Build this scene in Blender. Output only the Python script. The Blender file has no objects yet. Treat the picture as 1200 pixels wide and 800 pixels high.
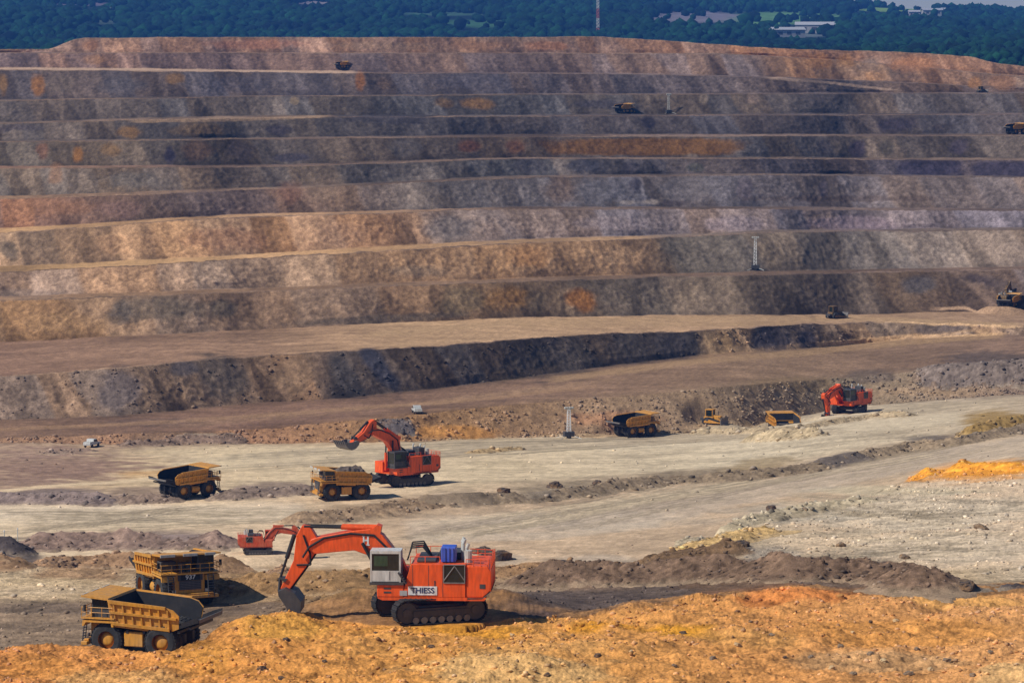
import bpy, bmesh, math, random, numpy as np
from mathutils import Vector, Matrix
random.seed(7); RNG = np.random.default_rng(7)
R = math.radians
sc = bpy.context.scene
C = sc.collection

# ------------------------------------------------------------------ camera, sky, sun, exposure
ZOFF = 100.0                      # camera height above the deepest part of the pit (m)
FPX = 4200.0                      # focal length in photo pixels (photo is 1200 x 800)
P = math.atan(370 / FPX)         # pitch below the horizon
SP, CP = math.sin(P), math.cos(P)
cam_d = bpy.data.cameras.new('camera'); cam = bpy.data.objects.new('camera', cam_d); C.objects.link(cam)
cam_d.sensor_width = 36; cam_d.lens = FPX / 1200 * 36; cam_d.clip_start = 1; cam_d.clip_end = 30000
cam.location = (0, 0, ZOFF); cam.rotation_euler = (math.pi / 2 - P, 0, 0)
sc.camera = cam
SUN_EL, SUN_AZ = R(44), math.atan2(-0.90, -0.43)      # azimuth measured from +Y towards +X
world = bpy.data.worlds.new('World'); sc.world = world; world.use_nodes = True
wn = world.node_tree.nodes; sky = wn.new('ShaderNodeTexSky'); sky.sky_type = 'NISHITA'; sky.sun_disc = False
sky.sun_elevation = SUN_EL; sky.sun_rotation = SUN_AZ; sky.air_density = 1.0; sky.dust_density = 0.0; sky.ozone_density = 5.0
world.node_tree.links.new(sky.outputs[0], wn['Background'].inputs[0]); wn['Background'].inputs[1].default_value = 0.075
sd = bpy.data.lights.new('sun', 'SUN'); sd.energy = 4.6; sd.angle = R(0.5); sd.color = (1, 0.95, 0.88)
sun = bpy.data.objects.new('sun', sd); C.objects.link(sun)
sdir = Vector((math.sin(SUN_AZ) * math.cos(SUN_EL), math.cos(SUN_AZ) * math.cos(SUN_EL), math.sin(SUN_EL)))
sun.rotation_euler = sdir.to_track_quat('Z', 'Y').to_euler(); sun.location = (-200, -100, 400)
sc.view_settings.view_transform = 'Standard'; sc.view_settings.look = 'None'
sc.view_settings.exposure = 0.0; sc.view_settings.gamma = 1.0; sc.view_settings.use_curve_mapping = False
sc.cycles.use_denoising = True; sc.cycles.max_bounces = 5; sc.cycles.diffuse_bounces = 2; sc.cycles.volume_bounces = 0
sc.cycles.use_adaptive_sampling = True

# ------------------------------------------------------------------ helpers
def S(r, g, b):
    f = lambda c: c / 12.92 if c <= 0.04045 else ((c + 0.055) / 1.055) ** 2.4
    return (f(r / 255), f(g / 255), f(b / 255))
def tag(o, label=None, cat=None, group=None, kind=None):
    if label: o['label'] = label
    if cat: o['category'] = cat
    if group: o['group'] = group
    if kind: o['kind'] = kind
    return o
def ray(px, py):
    u = (np.asarray(px, float) - 600) / FPX; v = (400 - np.asarray(py, float)) / FPX
    return u, CP + v * SP, -SP + v * CP
def project(X, Y, Z):
    c = Y * CP - Z * SP
    return 600 + FPX * X / c, 400 - FPX * (Y * SP + Z * CP) / c, c
_perm = np.random.default_rng(3).permutation(256).astype(np.int32)
_perm = np.concatenate([_perm, _perm, _perm[:4]])
_grad = np.random.default_rng(4).normal(size=(256, 3)).astype(np.float32)
_grad /= np.linalg.norm(_grad, axis=1)[:, None]
def perlin(x, y, z):
    x, y, z = (np.asarray(a, np.float32) for a in (x, y, z))
    xi, yi, zi = np.floor(x).astype(np.int32), np.floor(y).astype(np.int32), np.floor(z).astype(np.int32)
    xf, yf, zf = x - xi, y - yi, z - zi
    xi &= 255; yi &= 255; zi &= 255
    w = lambda t: t * t * t * (t * (t * 6 - 15) + 10)
    u, v, s = w(xf), w(yf), w(zf)
    def g(i, j, k):
        h = _perm[_perm[_perm[(xi + i) & 255] + ((yi + j) & 255)] + ((zi + k) & 255)]
        q = _grad[h]
        return q[..., 0] * (xf - i) + q[..., 1] * (yf - j) + q[..., 2] * (zf - k)
    l = lambda a, b, t: a + t * (b - a)
    return 1.6 * l(l(l(g(0, 0, 0), g(1, 0, 0), u), l(g(0, 1, 0), g(1, 1, 0), u), v),
                   l(l(g(0, 0, 1), g(1, 0, 1), u), l(g(0, 1, 1), g(1, 1, 1), u), v), s)
def sstep(a, b, x):
    t = np.clip((x - a) / (b - a), 0, 1); return t * t * (3 - 2 * t)

class MB:
    def __init__(s): s.v, s.f = [], []
    def add(s, vs, fs):
        n = len(s.v); s.v += [tuple(p) for p in vs]; s.f += [tuple(i + n for i in f) for f in fs]; return s
    def box(s, x0, x1, y0, y1, z0, z1):
        return s.add([(x0, y0, z0), (x1, y0, z0), (x1, y1, z0), (x0, y1, z0), (x0, y0, z1), (x1, y0, z1), (x1, y1, z1), (x0, y1, z1)],
                     [(3, 2, 1, 0), (4, 5, 6, 7), (0, 1, 5, 4), (1, 2, 6, 5), (2, 3, 7, 6), (3, 0, 4, 7)])
    def prism(s, poly, y0, y1, axis='y'):
        n = len(poly); m = (lambda a, b, t: (a, t, b)) if axis == 'y' else ((lambda a, b, t: (a, b, t)) if axis == 'z' else (lambda a, b, t: (t, a, b)))
        vs = [m(a, b, y0) for a, b in poly] + [m(a, b, y1) for a, b in poly]
        return s.add(vs, [tuple(range(n)), tuple(range(2 * n - 1, n - 1, -1))] + [(i, i + n, (i + 1) % n + n, (i + 1) % n) for i in range(n)])
    def cyl(s, p0, p1, r, n=12, r2=None):
        a, b = Vector(p0), Vector(p1); d = (b - a).normalized(); r2 = r if r2 is None else r2
        e = d.cross(Vector((0, 0, 1)) if abs(d.z) < .9 else Vector((1, 0, 0))).normalized(); f = d.cross(e)
        vs = []
        for c, q in ((a, r), (b, r2)):
            for i in range(n):
                t = 2 * math.pi * i / n; vs.append(c + (e * math.cos(t) + f * math.sin(t)) * q)
        return s.add(vs, [tuple(range(n)), tuple(range(2 * n - 1, n - 1, -1))] + [(i, i + n, (i + 1) % n + n, (i + 1) % n) for i in range(n)])
    def tube(s, pts, r, n=6):
        for a, b in zip(pts[:-1], pts[1:]): s.cyl(a, b, r, n)
        return s
    def lathe_y(s, prof, cy=0, n=28):           # profile (radius, y) turned about the y axis
        k = len(prof); vs = []; fs = []
        for i in range(n):
            t = 2 * math.pi * i / n
            vs += [(r * math.cos(t), cy + y, r * math.sin(t)) for r, y in prof]
        for i in range(n):
            for j in range(k - 1):
                a, b = i * k + j, ((i + 1) % n) * k + j
                fs.append((a, a + 1, b + 1, b))
        return s.add(vs, fs)
    def xf(s, fn): s.v = [tuple(fn(Vector(p))) for p in s.v]; return s
    def mesh(s, name):
        me = bpy.data.meshes.new(name); me.from_pydata(s.v, [], s.f)
        bm = bmesh.new(); bm.from_mesh(me); bmesh.ops.recalc_face_normals(bm, faces=bm.faces); bm.to_mesh(me); bm.free()
        return me
    def build(s, name, mat, parent=None, smooth=False, bevel=0):
        me = s.mesh(name)
        if bevel:
            bm = bmesh.new(); bm.from_mesh(me)
            bmesh.ops.bevel(bm, geom=bm.edges[:], offset=bevel, segments=1, affect='EDGES', clamp_overlap=True)
            bm.to_mesh(me); bm.free()
        me.materials.append(mat)
        if smooth: me.polygons.foreach_set('use_smooth', [True] * len(me.polygons))
        o = bpy.data.objects.new(name, me); C.objects.link(o)
        if parent: o.parent = parent
        return o
def empty(name): o = bpy.data.objects.new(name, None); C.objects.link(o); return o
def copy_tree(o, parent=None):
    c = o.copy(); C.objects.link(c); c.parent = parent
    for ch in list(o.children): copy_tree(ch, c)
    return c
def text_mesh(txt, size, depth=0.02):
    cu = bpy.data.curves.new('txt', 'FONT'); cu.body = txt; cu.size = size; cu.extrude = depth; cu.align_x = 'CENTER'; cu.align_y = 'CENTER'
    cu.offset = size * 0.022
    o = bpy.data.objects.new('txt', cu); C.objects.link(o); bpy.context.view_layer.update()
    me = bpy.data.meshes.new_from_object(o.evaluated_get(bpy.context.evaluated_depsgraph_get()))
    bpy.data.objects.remove(o); me.name = 'lettering'; return me

# ------------------------------------------------------------------ materials
def new_mat(name):
    m = bpy.data.materials.new(name); m.use_nodes = True; nt = m.node_tree
    return m, nt, nt.nodes['Principled BSDF']
def paint(name, col, rough=.5, dirt=.35, dust=(.42, .29, .17), metal=0, scale=.7):
    m, nt, b = new_mat(name); N = nt.nodes.new; L = nt.links.new
    tc = N('ShaderNodeTexCoord'); n1 = N('ShaderNodeTexNoise'); n1.inputs['Scale'].default_value = scale; n1.inputs['Detail'].default_value = 7; n1.inputs['Roughness'].default_value = .68
    L(tc.outputs['Object'], n1.inputs['Vector'])
    cr = N('ShaderNodeMapRange'); cr.inputs[1].default_value = .42; cr.inputs[2].default_value = .72; cr.inputs[3].default_value = 0; cr.inputs[4].default_value = dirt
    L(n1.outputs[0], cr.inputs[0])
    n2 = N('ShaderNodeTexNoise'); n2.inputs['Scale'].default_value = 1.0; n2.inputs['Detail'].default_value = 5
    mp = N('ShaderNodeMapping'); mp.inputs['Scale'].default_value = (4, 4, .8); L(tc.outputs['Object'], mp.inputs['Vector']); L(mp.outputs[0], n2.inputs['Vector'])
    v = N('ShaderNodeMapRange'); v.inputs[1].default_value = .3; v.inputs[2].default_value = .7; v.inputs[3].default_value = 1.06; v.inputs[4].default_value = .68
    L(n2.outputs[0], v.inputs[0])
    mx = N('ShaderNodeMix'); mx.data_type = 'RGBA'; mx.inputs[6].default_value = (*col, 1); mx.inputs[7].default_value = (*dust, 1); L(cr.outputs[0], mx.inputs[0])
    mu = N('ShaderNodeMix'); mu.data_type = 'RGBA'; mu.blend_type = 'MULTIPLY'; mu.inputs[0].default_value = 1
    L(mx.outputs[2], mu.inputs[6]); L(v.outputs[0], mu.inputs[7]); L(mu.outputs[2], b.inputs['Base Color'])
    b.inputs['Roughness'].default_value = rough; b.inputs['Metallic'].default_value = metal
    return m
def earth(name, attr='Col', speck=.35, bump=.35, sc1=.55, sc2=3.2, dist=.25):
    m, nt, b = new_mat(name); N = nt.nodes.new; L = nt.links.new
    at = N('ShaderNodeAttribute'); at.attribute_name = attr; tc = N('ShaderNodeTexCoord')
    def noise(s, d, r=.62):
        n = N('ShaderNodeTexNoise'); n.inputs['Scale'].default_value = s; n.inputs['Detail'].default_value = d; n.inputs['Roughness'].default_value = r
        L(tc.outputs['Object'], n.inputs['Vector']); return n
    a, c = noise(sc1, 8, .7), noise(sc2, 5)
    def rng(src, lo, hi, i0=.3, i1=.7):
        q = N('ShaderNodeMapRange'); q.inputs[1].default_value = i0; q.inputs[2].default_value = i1; q.inputs[3].default_value = lo; q.inputs[4].default_value = hi; L(src, q.inputs[0]); return q.outputs[0]
    f1, f2 = rng(a.outputs[0], 1 - speck, 1 + speck * .9), rng(c.outputs[0], 1 - speck * .8, 1 + speck * .7)
    m1 = N('ShaderNodeMath'); m1.operation = 'MULTIPLY'; L(f1, m1.inputs[0]); L(f2, m1.inputs[1])
    mu = N('ShaderNodeMix'); mu.data_type = 'RGBA'; mu.blend_type = 'MULTIPLY'; mu.inputs[0].default_value = 1
    L(at.outputs['Color'], mu.inputs[6]); L(m1.outputs[0], mu.inputs[7]); L(mu.outputs[2], b.inputs['Base Color'])
    b.inputs['Roughness'].default_value = .95; b.inputs['Specular IOR Level'].default_value = .1
    bp = N('ShaderNodeBump'); bp.inputs['Strength'].default_value = bump; bp.inputs['Distance'].default_value = dist
    ad = N('ShaderNodeMath'); ad.operation = 'ADD'; L(a.outputs[0], ad.inputs[0]); L(c.outputs[0], ad.inputs[1]); L(ad.outputs[0], bp.inputs['Height'])
    L(bp.outputs[0], b.inputs['Normal']); return m

M = {
 'orange': paint('orange_paint', (.86, .10, .010), .45, .12, (.30, .17, .09), scale=1.6), 'orange_old': paint('worn_orange_paint', (.62, .075, .02), .55, .45),
 'yellow': paint('yellow_paint', (.68, .30, .028), .5, .42), 'white': paint('white_paint', (.60, .60, .57), .5, .3),
 'black': paint('black_rubber', (.012, .013, .016), .85, .25, (.10, .085, .07)), 'steel': paint('dark_steel', (.045, .045, .05), .6, .35, (.17, .14, .11)),
 'worn': paint('worn_steel', (.16, .15, .145), .55, .4, (.22, .17, .12)), 'tyre': paint('tyre_rubber', (.016, .017, .02), .85, .5, (.13, .115, .10)),
 'glass': paint('cab_glass', (.012, .02, .018), .12, .05), 'greenglass': paint('tinted_cab_glass', (.03, .07, .04), .15, .05),
 'blue': paint('blue_paint', (.03, .10, .55), .45, .2), 'navy': paint('navy_lettering', (.012, .03, .12), .6, .1),
 'signwhite': paint('sign_white', (.80, .80, .78), .5, .12), 'red': paint('red_paint', (.45, .05, .03), .5, .3),
 'chrome': paint('polished_rod', (.35, .35, .36), .25, .1, metal=.8), 'galv': paint('pale_galvanised', (.55, .55, .5), .5, .2),
 'trunkwall': paint('pale_wall', (.4, .39, .38), .8, .2), 'roofing': paint('pale_roof_sheet', (.45, .46, .48), .5, .3),
 'dusty': paint('dusty_dark_yellow', (.20, .11, .035), .7, .5, (.12, .09, .07)),  # yellow darkened for the shaded sides of far machines, with brown dust over it
 'liner': paint('tray_liner_steel', (.014, .014, .017), .95, .4, (.07, .055, .045)),  # dark steel, blackened further for the shade inside the tray
}

# ------------------------------------------------------------------ the ground: lines traced across the pit, near to far
def I(xs, pts):
    a = np.array(pts, float); return np.interp(xs, a[:, 0], a[:, 1])
LINES=[
 ('z','near',[(0,1500)],[(0,-46)]),
 ('z','front',[(0,830)],[(0,-51.6)]),
 ('z','crest',[(0,760),(60,753),(110,754),(160,761),(200,761),(230,750),(262,735),(290,724),(330,717),(380,722),(440,731),(500,733),(570,728),(640,722),(700,712),(780,702),(860,692),(920,685),(980,691),(1050,696),(1120,693),(1200,692)],
     [(0,-52.5),(220,-52.4),(330,-52.6),(450,-52.5),(570,-52.5),(700,-52.8),(1200,-53)]),
 ('off','crest_back',[(0,5),(230,5),(300,5),(420,20),(580,20),(700,6),(1200,6)],[(0,-55.5),(220,-55.4),(330,-54.2),(420,-52.6),(590,-52.7),(680,-54),(900,-53.8),(1100,-53.2),(1200,-53)]),
 ('z','nearfloor',[(0,704),(250,706),(350,703),(420,698),(600,692),(700,690),(900,676),(1100,670),(1200,665)],[(0,-58.2),(300,-58),(420,-57),(600,-56.5),(800,-55.5),(1000,-54.6),(1200,-54)]),
 ('z','edge',[(0,664),(300,668),(350,688),(480,684),(560,676),(620,668),(760,655),(800,640),(850,622),(900,604),(1000,585),(1060,564),(1200,535)],[(0,-59.3),(350,-58.3),(600,-58),(760,-58.5),(900,-59.5),(1060,-60),(1200,-60)]),
 ('off','drop',[(0,66),(700,62),(900,50),(1200,34)],[(0,-79.5),(650,-79),(900,-76),(1060,-72),(1200,-67)]),
 ('z','floor',[(0,580),(250,580),(500,574),(700,560),(900,545),(1050,520),(1200,496)],[(0,-82),(500,-81),(750,-82),(900,-81.5),(1200,-79)]),
 ('z','floorfar',[(0,518),(150,522),(300,520),(450,518),(560,514),(660,511),(740,511),(850,504),(990,477),(1200,462)],[(0,-91),(400,-92),(740,-94),(990,-93.5),(1200,-90)]),
 ('face','ramp_edge',[(0,514),(150,508),(300,503),(450,490),(560,477),(660,469),(740,463),(850,453),(1000,441),(1200,424)],.6),
 ('flat','F1t',[(0,492),(150,486),(300,471),(400,466),(500,456),(600,444),(700,430),(820,415),(950,408),(1050,398),(1200,391)],.5),
 ('face','F1c',[(0,442),(150,431),(240,421),(300,418),(390,412),(500,405),(600,398),(700,392),(820,388),(900,383),(950,380),(1070,376),(1200,383)],.8),
 ('flat','F2t',[(0,401),(150,393),(300,386),(430,379),(600,372),(750,369),(900,369),(1000,368),(1120,364),(1200,368)],-0.6),
 ('face','F2c',[(0,353),(150,347),(300,342),(450,336),(600,331),(750,325),(900,321),(1200,316)],.8),
 ('flat','F3t',[(0,347),(150,342),(300,337),(450,331),(600,326),(750,321),(900,317),(1200,312)],-1.5),
 ('face','F3c',[(0,319),(150,312),(300,303),(450,294),(600,285),(750,280),(900,272),(1200,269)],.8),
 ('flat','F4t',[(0,312),(150,305),(300,297),(450,288),(600,280),(750,276),(900,269),(1200,266)],-1.5),
 ('face','F4c',[(0,273),(100,267),(200,259),(300,254),(425,250),(600,245),(900,245),(1200,247)],.8),
 ('flat','F5t',[(0,267),(100,262),(200,255),(300,250),(425,247),(600,242),(900,242),(1200,244)],-1.6),
 ('face','F5c',[(0,233),(200,226),(425,217),(600,208),(900,205),(1200,208)],.8),
 ('flat','F6t',[(0,229),(200,223),(425,214),(600,205),(900,203),(1200,206)],-1.6),
 ('face','F6c',[(0,197),(300,196),(600,186),(900,186),(1200,188)],.8),
 ('flat','F7t',[(0,194),(300,193),(600,184),(900,184),(1200,185)],-1.6),
 ('face','F7c',[(0,166),(300,163),(600,160),(1200,159)],.8),
 ('flat','F8t',[(0,164),(300,161),(600,157),(1200,156.5)],-1.5),
 ('face','F8c',[(0,145),(150,141),(300,138),(600,136),(1200,134)],.8),
 ('flat','F9t',[(0,143),(150,138),(300,135),(600,134),(1200,132)],-1.3),
 ('face','F9c',[(0,118),(300,113),(600,111),(1200,109)],.8),
 ('flat','F10t',[(0,116.5),(300,111.5),(600,109.5),(1200,107.5)],-1),
 ('face','F10c',[(0,82),(300,84),(450,86),(600,86),(750,87),(900,91),(1060,97),(1200,104)],.8),
 ('flat','F11t',[(0,79.5),(300,82),(450,84.5),(600,84.5),(750,85.5),(900,89.5),(1060,96),(1200,103)],-0.6),
 ('face','F11c',[(0,62),(300,62),(850,63),(1000,72),(1200,90)],.8),
 ('flat','F12t',[(0,61.3),(300,61.3),(850,62.3),(1000,71.3),(1200,89.3)],-0.25),
 ('face','F12c',[(-300,60),(0,57.5),(60,57.5),(72,52),(86,46),(100,44),(600,43.5),(700,43),(800,49),(880,55),(960,58.5),(1080,62),(1140,67),(1165,74),(1200,78),(1500,84)],1.2),
]
SEG = ['fore0', 'fore', 'foreback', 'nf', 'ne', 'drop', 'floor1', 'floor2', 'bank']
def Ism(xs, pts, name):
    y = I(xs, pts)
    if name in ('near', 'front', 'crest', 'crest_back'): return y
    h = 7 if name == 'F12c' else 34
    return sum(I(xs + d * h / 6, pts) for d in range(-6, 7)) / 13
def build_lines(xs):
    out, segs, prev, y0 = [], [], None, None
    for L in LINES:
        k, n = L[0], L[1]
        if k == 'off':
            d, z = Ism(xs, L[2], n), Ism(xs, L[3], n); p = prev.copy(); q = (p[:, 1] + d) / p[:, 1]; p[:, 0] *= q; p[:, 1] *= q; p[:, 2] = z
        else:
            u, ry, rz = ray(xs, Ism(xs, L[2], n))
            if k == 'z': z = Ism(xs, L[3], n); c = z / rz
            elif k == 'face': c = (prev[:, 2] - L[3] * prev[:, 1]) / (rz - L[3] * ry)
            else:
                c = (prev[:, 2] + L[3]) / rz
                if L[3] < 0:             # safety berm along the crest, the bench floor lies behind and below it
                    for dy, dz in ((1.5, 0), (1.5 + 2.2 * -L[3], L[3])):
                        q = prev.copy(); f = (q[:, 1] + dy) / q[:, 1]; q[:, 0] *= f; q[:, 1] *= f; q[:, 2] += dz
                        out.append(q); segs.append('berm')
            p = np.stack([c * u, c * ry, c * rz], 1)
        if prev is not None:
            i = len(out) - 1
            name = 'ramp' if n == 'F1t' else n[:-1] if k == 'face' and n[0] == 'F' else ('B' + n[1:-1] if n[0] == 'F' else None)
            segs.append(name)
        out.append(p); prev = p
    it = iter(SEG); segs = [s if s else next(it) for s in segs]
    for d, z in ((8, -2.5), (90, -9), (520, -16)):      # back of the rim
        p = prev.copy(); q = (p[:, 1] + d) / p[:, 1]; p[:, 0] *= q; p[:, 1] *= q; p[:, 2] += z if d < 100 else 0
        if d > 100: p[:, 2] = -30
        out.append(p); segs.append('rimback'); prev = p
    return out, segs
def wobble(lines, segs, xs):
    names = ['']  + segs                                  # segment that ends at line i
    for i in range(len(lines)):
        sgi = names[i]; nxt = segs[i] if i < len(segs) else ''
        x, y = lines[i][:, 0].copy(), lines[i][:, 1].copy()
        k = None
        if sgi[:1] == 'F' and sgi[1:].isdigit(): k, amp = int(sgi[1:]) * 3.1, 1.0       # crest
        elif sgi == 'berm': k, amp = int(crest_no[i]) * 3.1, 1.0
        elif nxt[:1] == 'F' and nxt[1:].isdigit(): k, amp = int(nxt[1:]) * 5.7 + 50, .6  # toe
        if k is None: continue
        d = amp * (3.2 * perlin(x / 45, x * 0 + k, x * 0) + 1.6 * perlin(x / 14, x * 0 + k, x * 0 + 9))
        f = (y + d) / y; lines[i][:, 0] *= f; lines[i][:, 1] = y + d
        lines[i][:, 2] *= f ** .5 if amp == .6 else 1
    return lines
xs = np.concatenate([np.arange(-320, -12, 6), np.arange(-12, 1212, 1.3), np.arange(1213, 1521, 6)])
lines, segs = build_lines(xs)
crest_no = {}
for _i, _s in enumerate(['']  + segs):
    if _s[:1] == 'F' and _s[1:].isdigit(): _c = int(_s[1:])
    if _s == 'berm': crest_no[_i] = _c
lines = wobble(lines, segs, xs)
NC = len(xs)
rows_p, rows_seg, rows_t = [], [], []
for i, sg in enumerate(segs):
    a, b = lines[i], lines[i + 1]
    ya, yb = project(*a.T)[1], project(*b.T)[1]
    gap = float(np.percentile(np.abs(ya - yb), 85))
    dens = {'fore': 1.5, 'nf': 1.0, 'fore0': .03, 'foreback': 0, 'drop': 0, 'berm': 0, 'rimback': 0, 'ne': 1.0, 'floor1': .8, 'floor2': 1.2}.get(sg, 1.0)
    n = max({'foreback': 14, 'drop': 16, 'berm': 2, 'rimback': 2}.get(sg, 2), int(gap * dens))
    ca, cb = project(*a.T)[2], project(*b.T)[2]
    for j in range(n):
        t = j / n
        rel = np.abs(cb - ca) / ca
        c = 1 / ((1 - t) / ca + t / cb); s_ = np.where(rel > .004, (c - ca) / np.where(rel > .004, cb - ca, 1), t)
        rows_p.append(a + (b - a) * s_[:, None]); rows_seg.append(i); rows_t.append(t)
rows_p.append(lines[-1]); rows_seg.append(len(segs) - 1); rows_t.append(1)
base = np.array(rows_p)                    # rows x cols x 3 (camera height = 0)
NR = base.shape[0]
rows_seg = np.array(rows_seg); rows_t = np.array(rows_t)
BX, BY, BZ = base[..., 0], base[..., 1], base[..., 2]
PX, PY, PC = project(BX, BY, BZ)
print('terrain grid', NR, NC, NR * NC)
def base_at(px, py, lo=0):
    j = int(np.argmin(np.abs(xs - px))); col = PY[:, j]
    r = lo + int(np.argmax(col[lo:] <= py))
    return BX[r, j], BY[r, j], BZ[r, j], r
def plane_at(px, py, z):
    u, ry, rz = ray(px, py); c = z / rz; return float(c * u), float(c * ry), float(z)
ROW0 = {s: int(np.argmax(rows_seg == i)) for i, s in enumerate(segs) if s != 'berm'}

# where the machines stand: photo pixel of the middle of the footprint, ground level if hidden, radius levelled
SPOT = {
 'truck_near': (170, 765, -55.9, 6.2), 'truck_937': (206, 704, -58.2, 6.5), 'exc_main': (503, 724, -52.5, 5.6),
 'truck_mid': (221, 583, None, 6), 'truck_loaded': (401, 584, None, 6), 'exc_mid': (474, 568, None, 6),
 'exc_small': (302, 648, -79.4, 4), 'exc_right': (996, 484, None, 6), 'truck_right': (744, 511, None, 6),
 'dozer_a': (836, 497, None, 4), 'truck_hidden': (918, 511, -95.6, 6), 'dozer_b': (978, 373, None, 5),
 'truck_pad': (1183, 362, None, 6), 'exc_pad': (1178, 357, None, 6), 'truck_b1': (402, 81, None, 5), 'truck_b2': (731, 134.5, None, 5),
 'truck_b3': (1191, 158.2, None, 5), 'dozer_c': (1150, 109, None, 4), 'tower_a': (667, 514, None, 2.5), 'tower_b': (885, 317, None, 2),
 'tower_c': (784, 133.5, None, 2), 'ute_a': (107, 524, None, 2.5), 'ute_b': (488, 484, None, 2.5),
}
POS = {}
for k, (px, py, z, r) in SPOT.items():
    POS[k] = plane_at(px, py, z) if z is not None else base_at(px, py)[:3]

# ---- relief
Zd = BZ.copy(); Yd = BY.copy(); Xd = BX.copy()
def seg_arr(table, default):
    a = np.array([table.get(segs[i], default(segs[i])) for i in rows_seg], np.float32)
    k = np.array([1, 2, 3, 2, 1], np.float32) / 9
    return np.convolve(np.pad(a, 2, mode='edge'), k, 'valid')[:, None]
isface = lambda s: s[0] == 'F' and s[1:].isdigit()
faceW = seg_arr({'bank': .6}, lambda s: 1.0 if isface(s) else 0.0)
rough = seg_arr({'fore0': .8, 'fore': 1.0, 'foreback': .7, 'nf': .42, 'ne': .5, 'drop': .6, 'floor1': .28, 'floor2': .32, 'bank': 1.0, 'ramp': .3, 'rimback': .4, 'B2': .25}, lambda s: .75 if isface(s) else .35)
small = sstep(680, 380, PC)
n20 = perlin(BX / 22, BY / 26, BZ / 22); n8 = perlin(BX / 8 + 9, BY / 8, BZ / 8)
n3 = perlin(BX / 3.1, BY / 3.1 + 40, BZ / 3.1); n1 = perlin(BX / 1.25, BY / 1.25, BZ / 1.25 + 7); n05 = perlin(BX / .52, BY / .52, BZ / .52)
n02 = perlin(BX / .26, BY / .26, BZ / .26 + 3)
chunk = np.abs(n3) * .8 + np.abs(n1) * .5
flatdisp = rough * (.55 * n20 + .42 * n8 + .26 * n3 + .17 * n1 + small * (.22 * np.abs(n05) + .08 * n02))
Zd += flatdisp * (1 - .6 * faceW)
q1 = BX + .64 * BZ
g1 = perlin(q1 / 7.5, BY / 60 + 3, BZ / 30); g2 = perlin(q1 / 2.6, BY / 60 + 8, BZ / 14); g3 = perlin(BX / 26, BY / 40, BZ / 90)
gully = (1.5 * g3 * 1.4 + .95 * -np.abs(g1) * 1.5 + .5 * -np.abs(g2) + .28 * n3 + .2 * n1 + .25 * chunk) + .75
win = (np.array([1.0 if isface(segs[i]) or segs[i] == 'bank' else 0.0 for i in rows_seg]) * np.clip(np.minimum(rows_t / .22, (1 - rows_t) / .35), 0, 1))[:, None]
win = win * np.array([.6 if segs[i] == 'bank' else 1.0 for i in rows_seg])[:, None]
Yd -= win * gully * .62
Zd += win * (.14 * n3 + .14 * n1)
crestw = seg_arr({'berm': 1.0}, lambda s: 0.0)
Zd += crestw * (.35 * perlin(BX / 5, BY / 5, BZ * 0) + .15 * n1)

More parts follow.
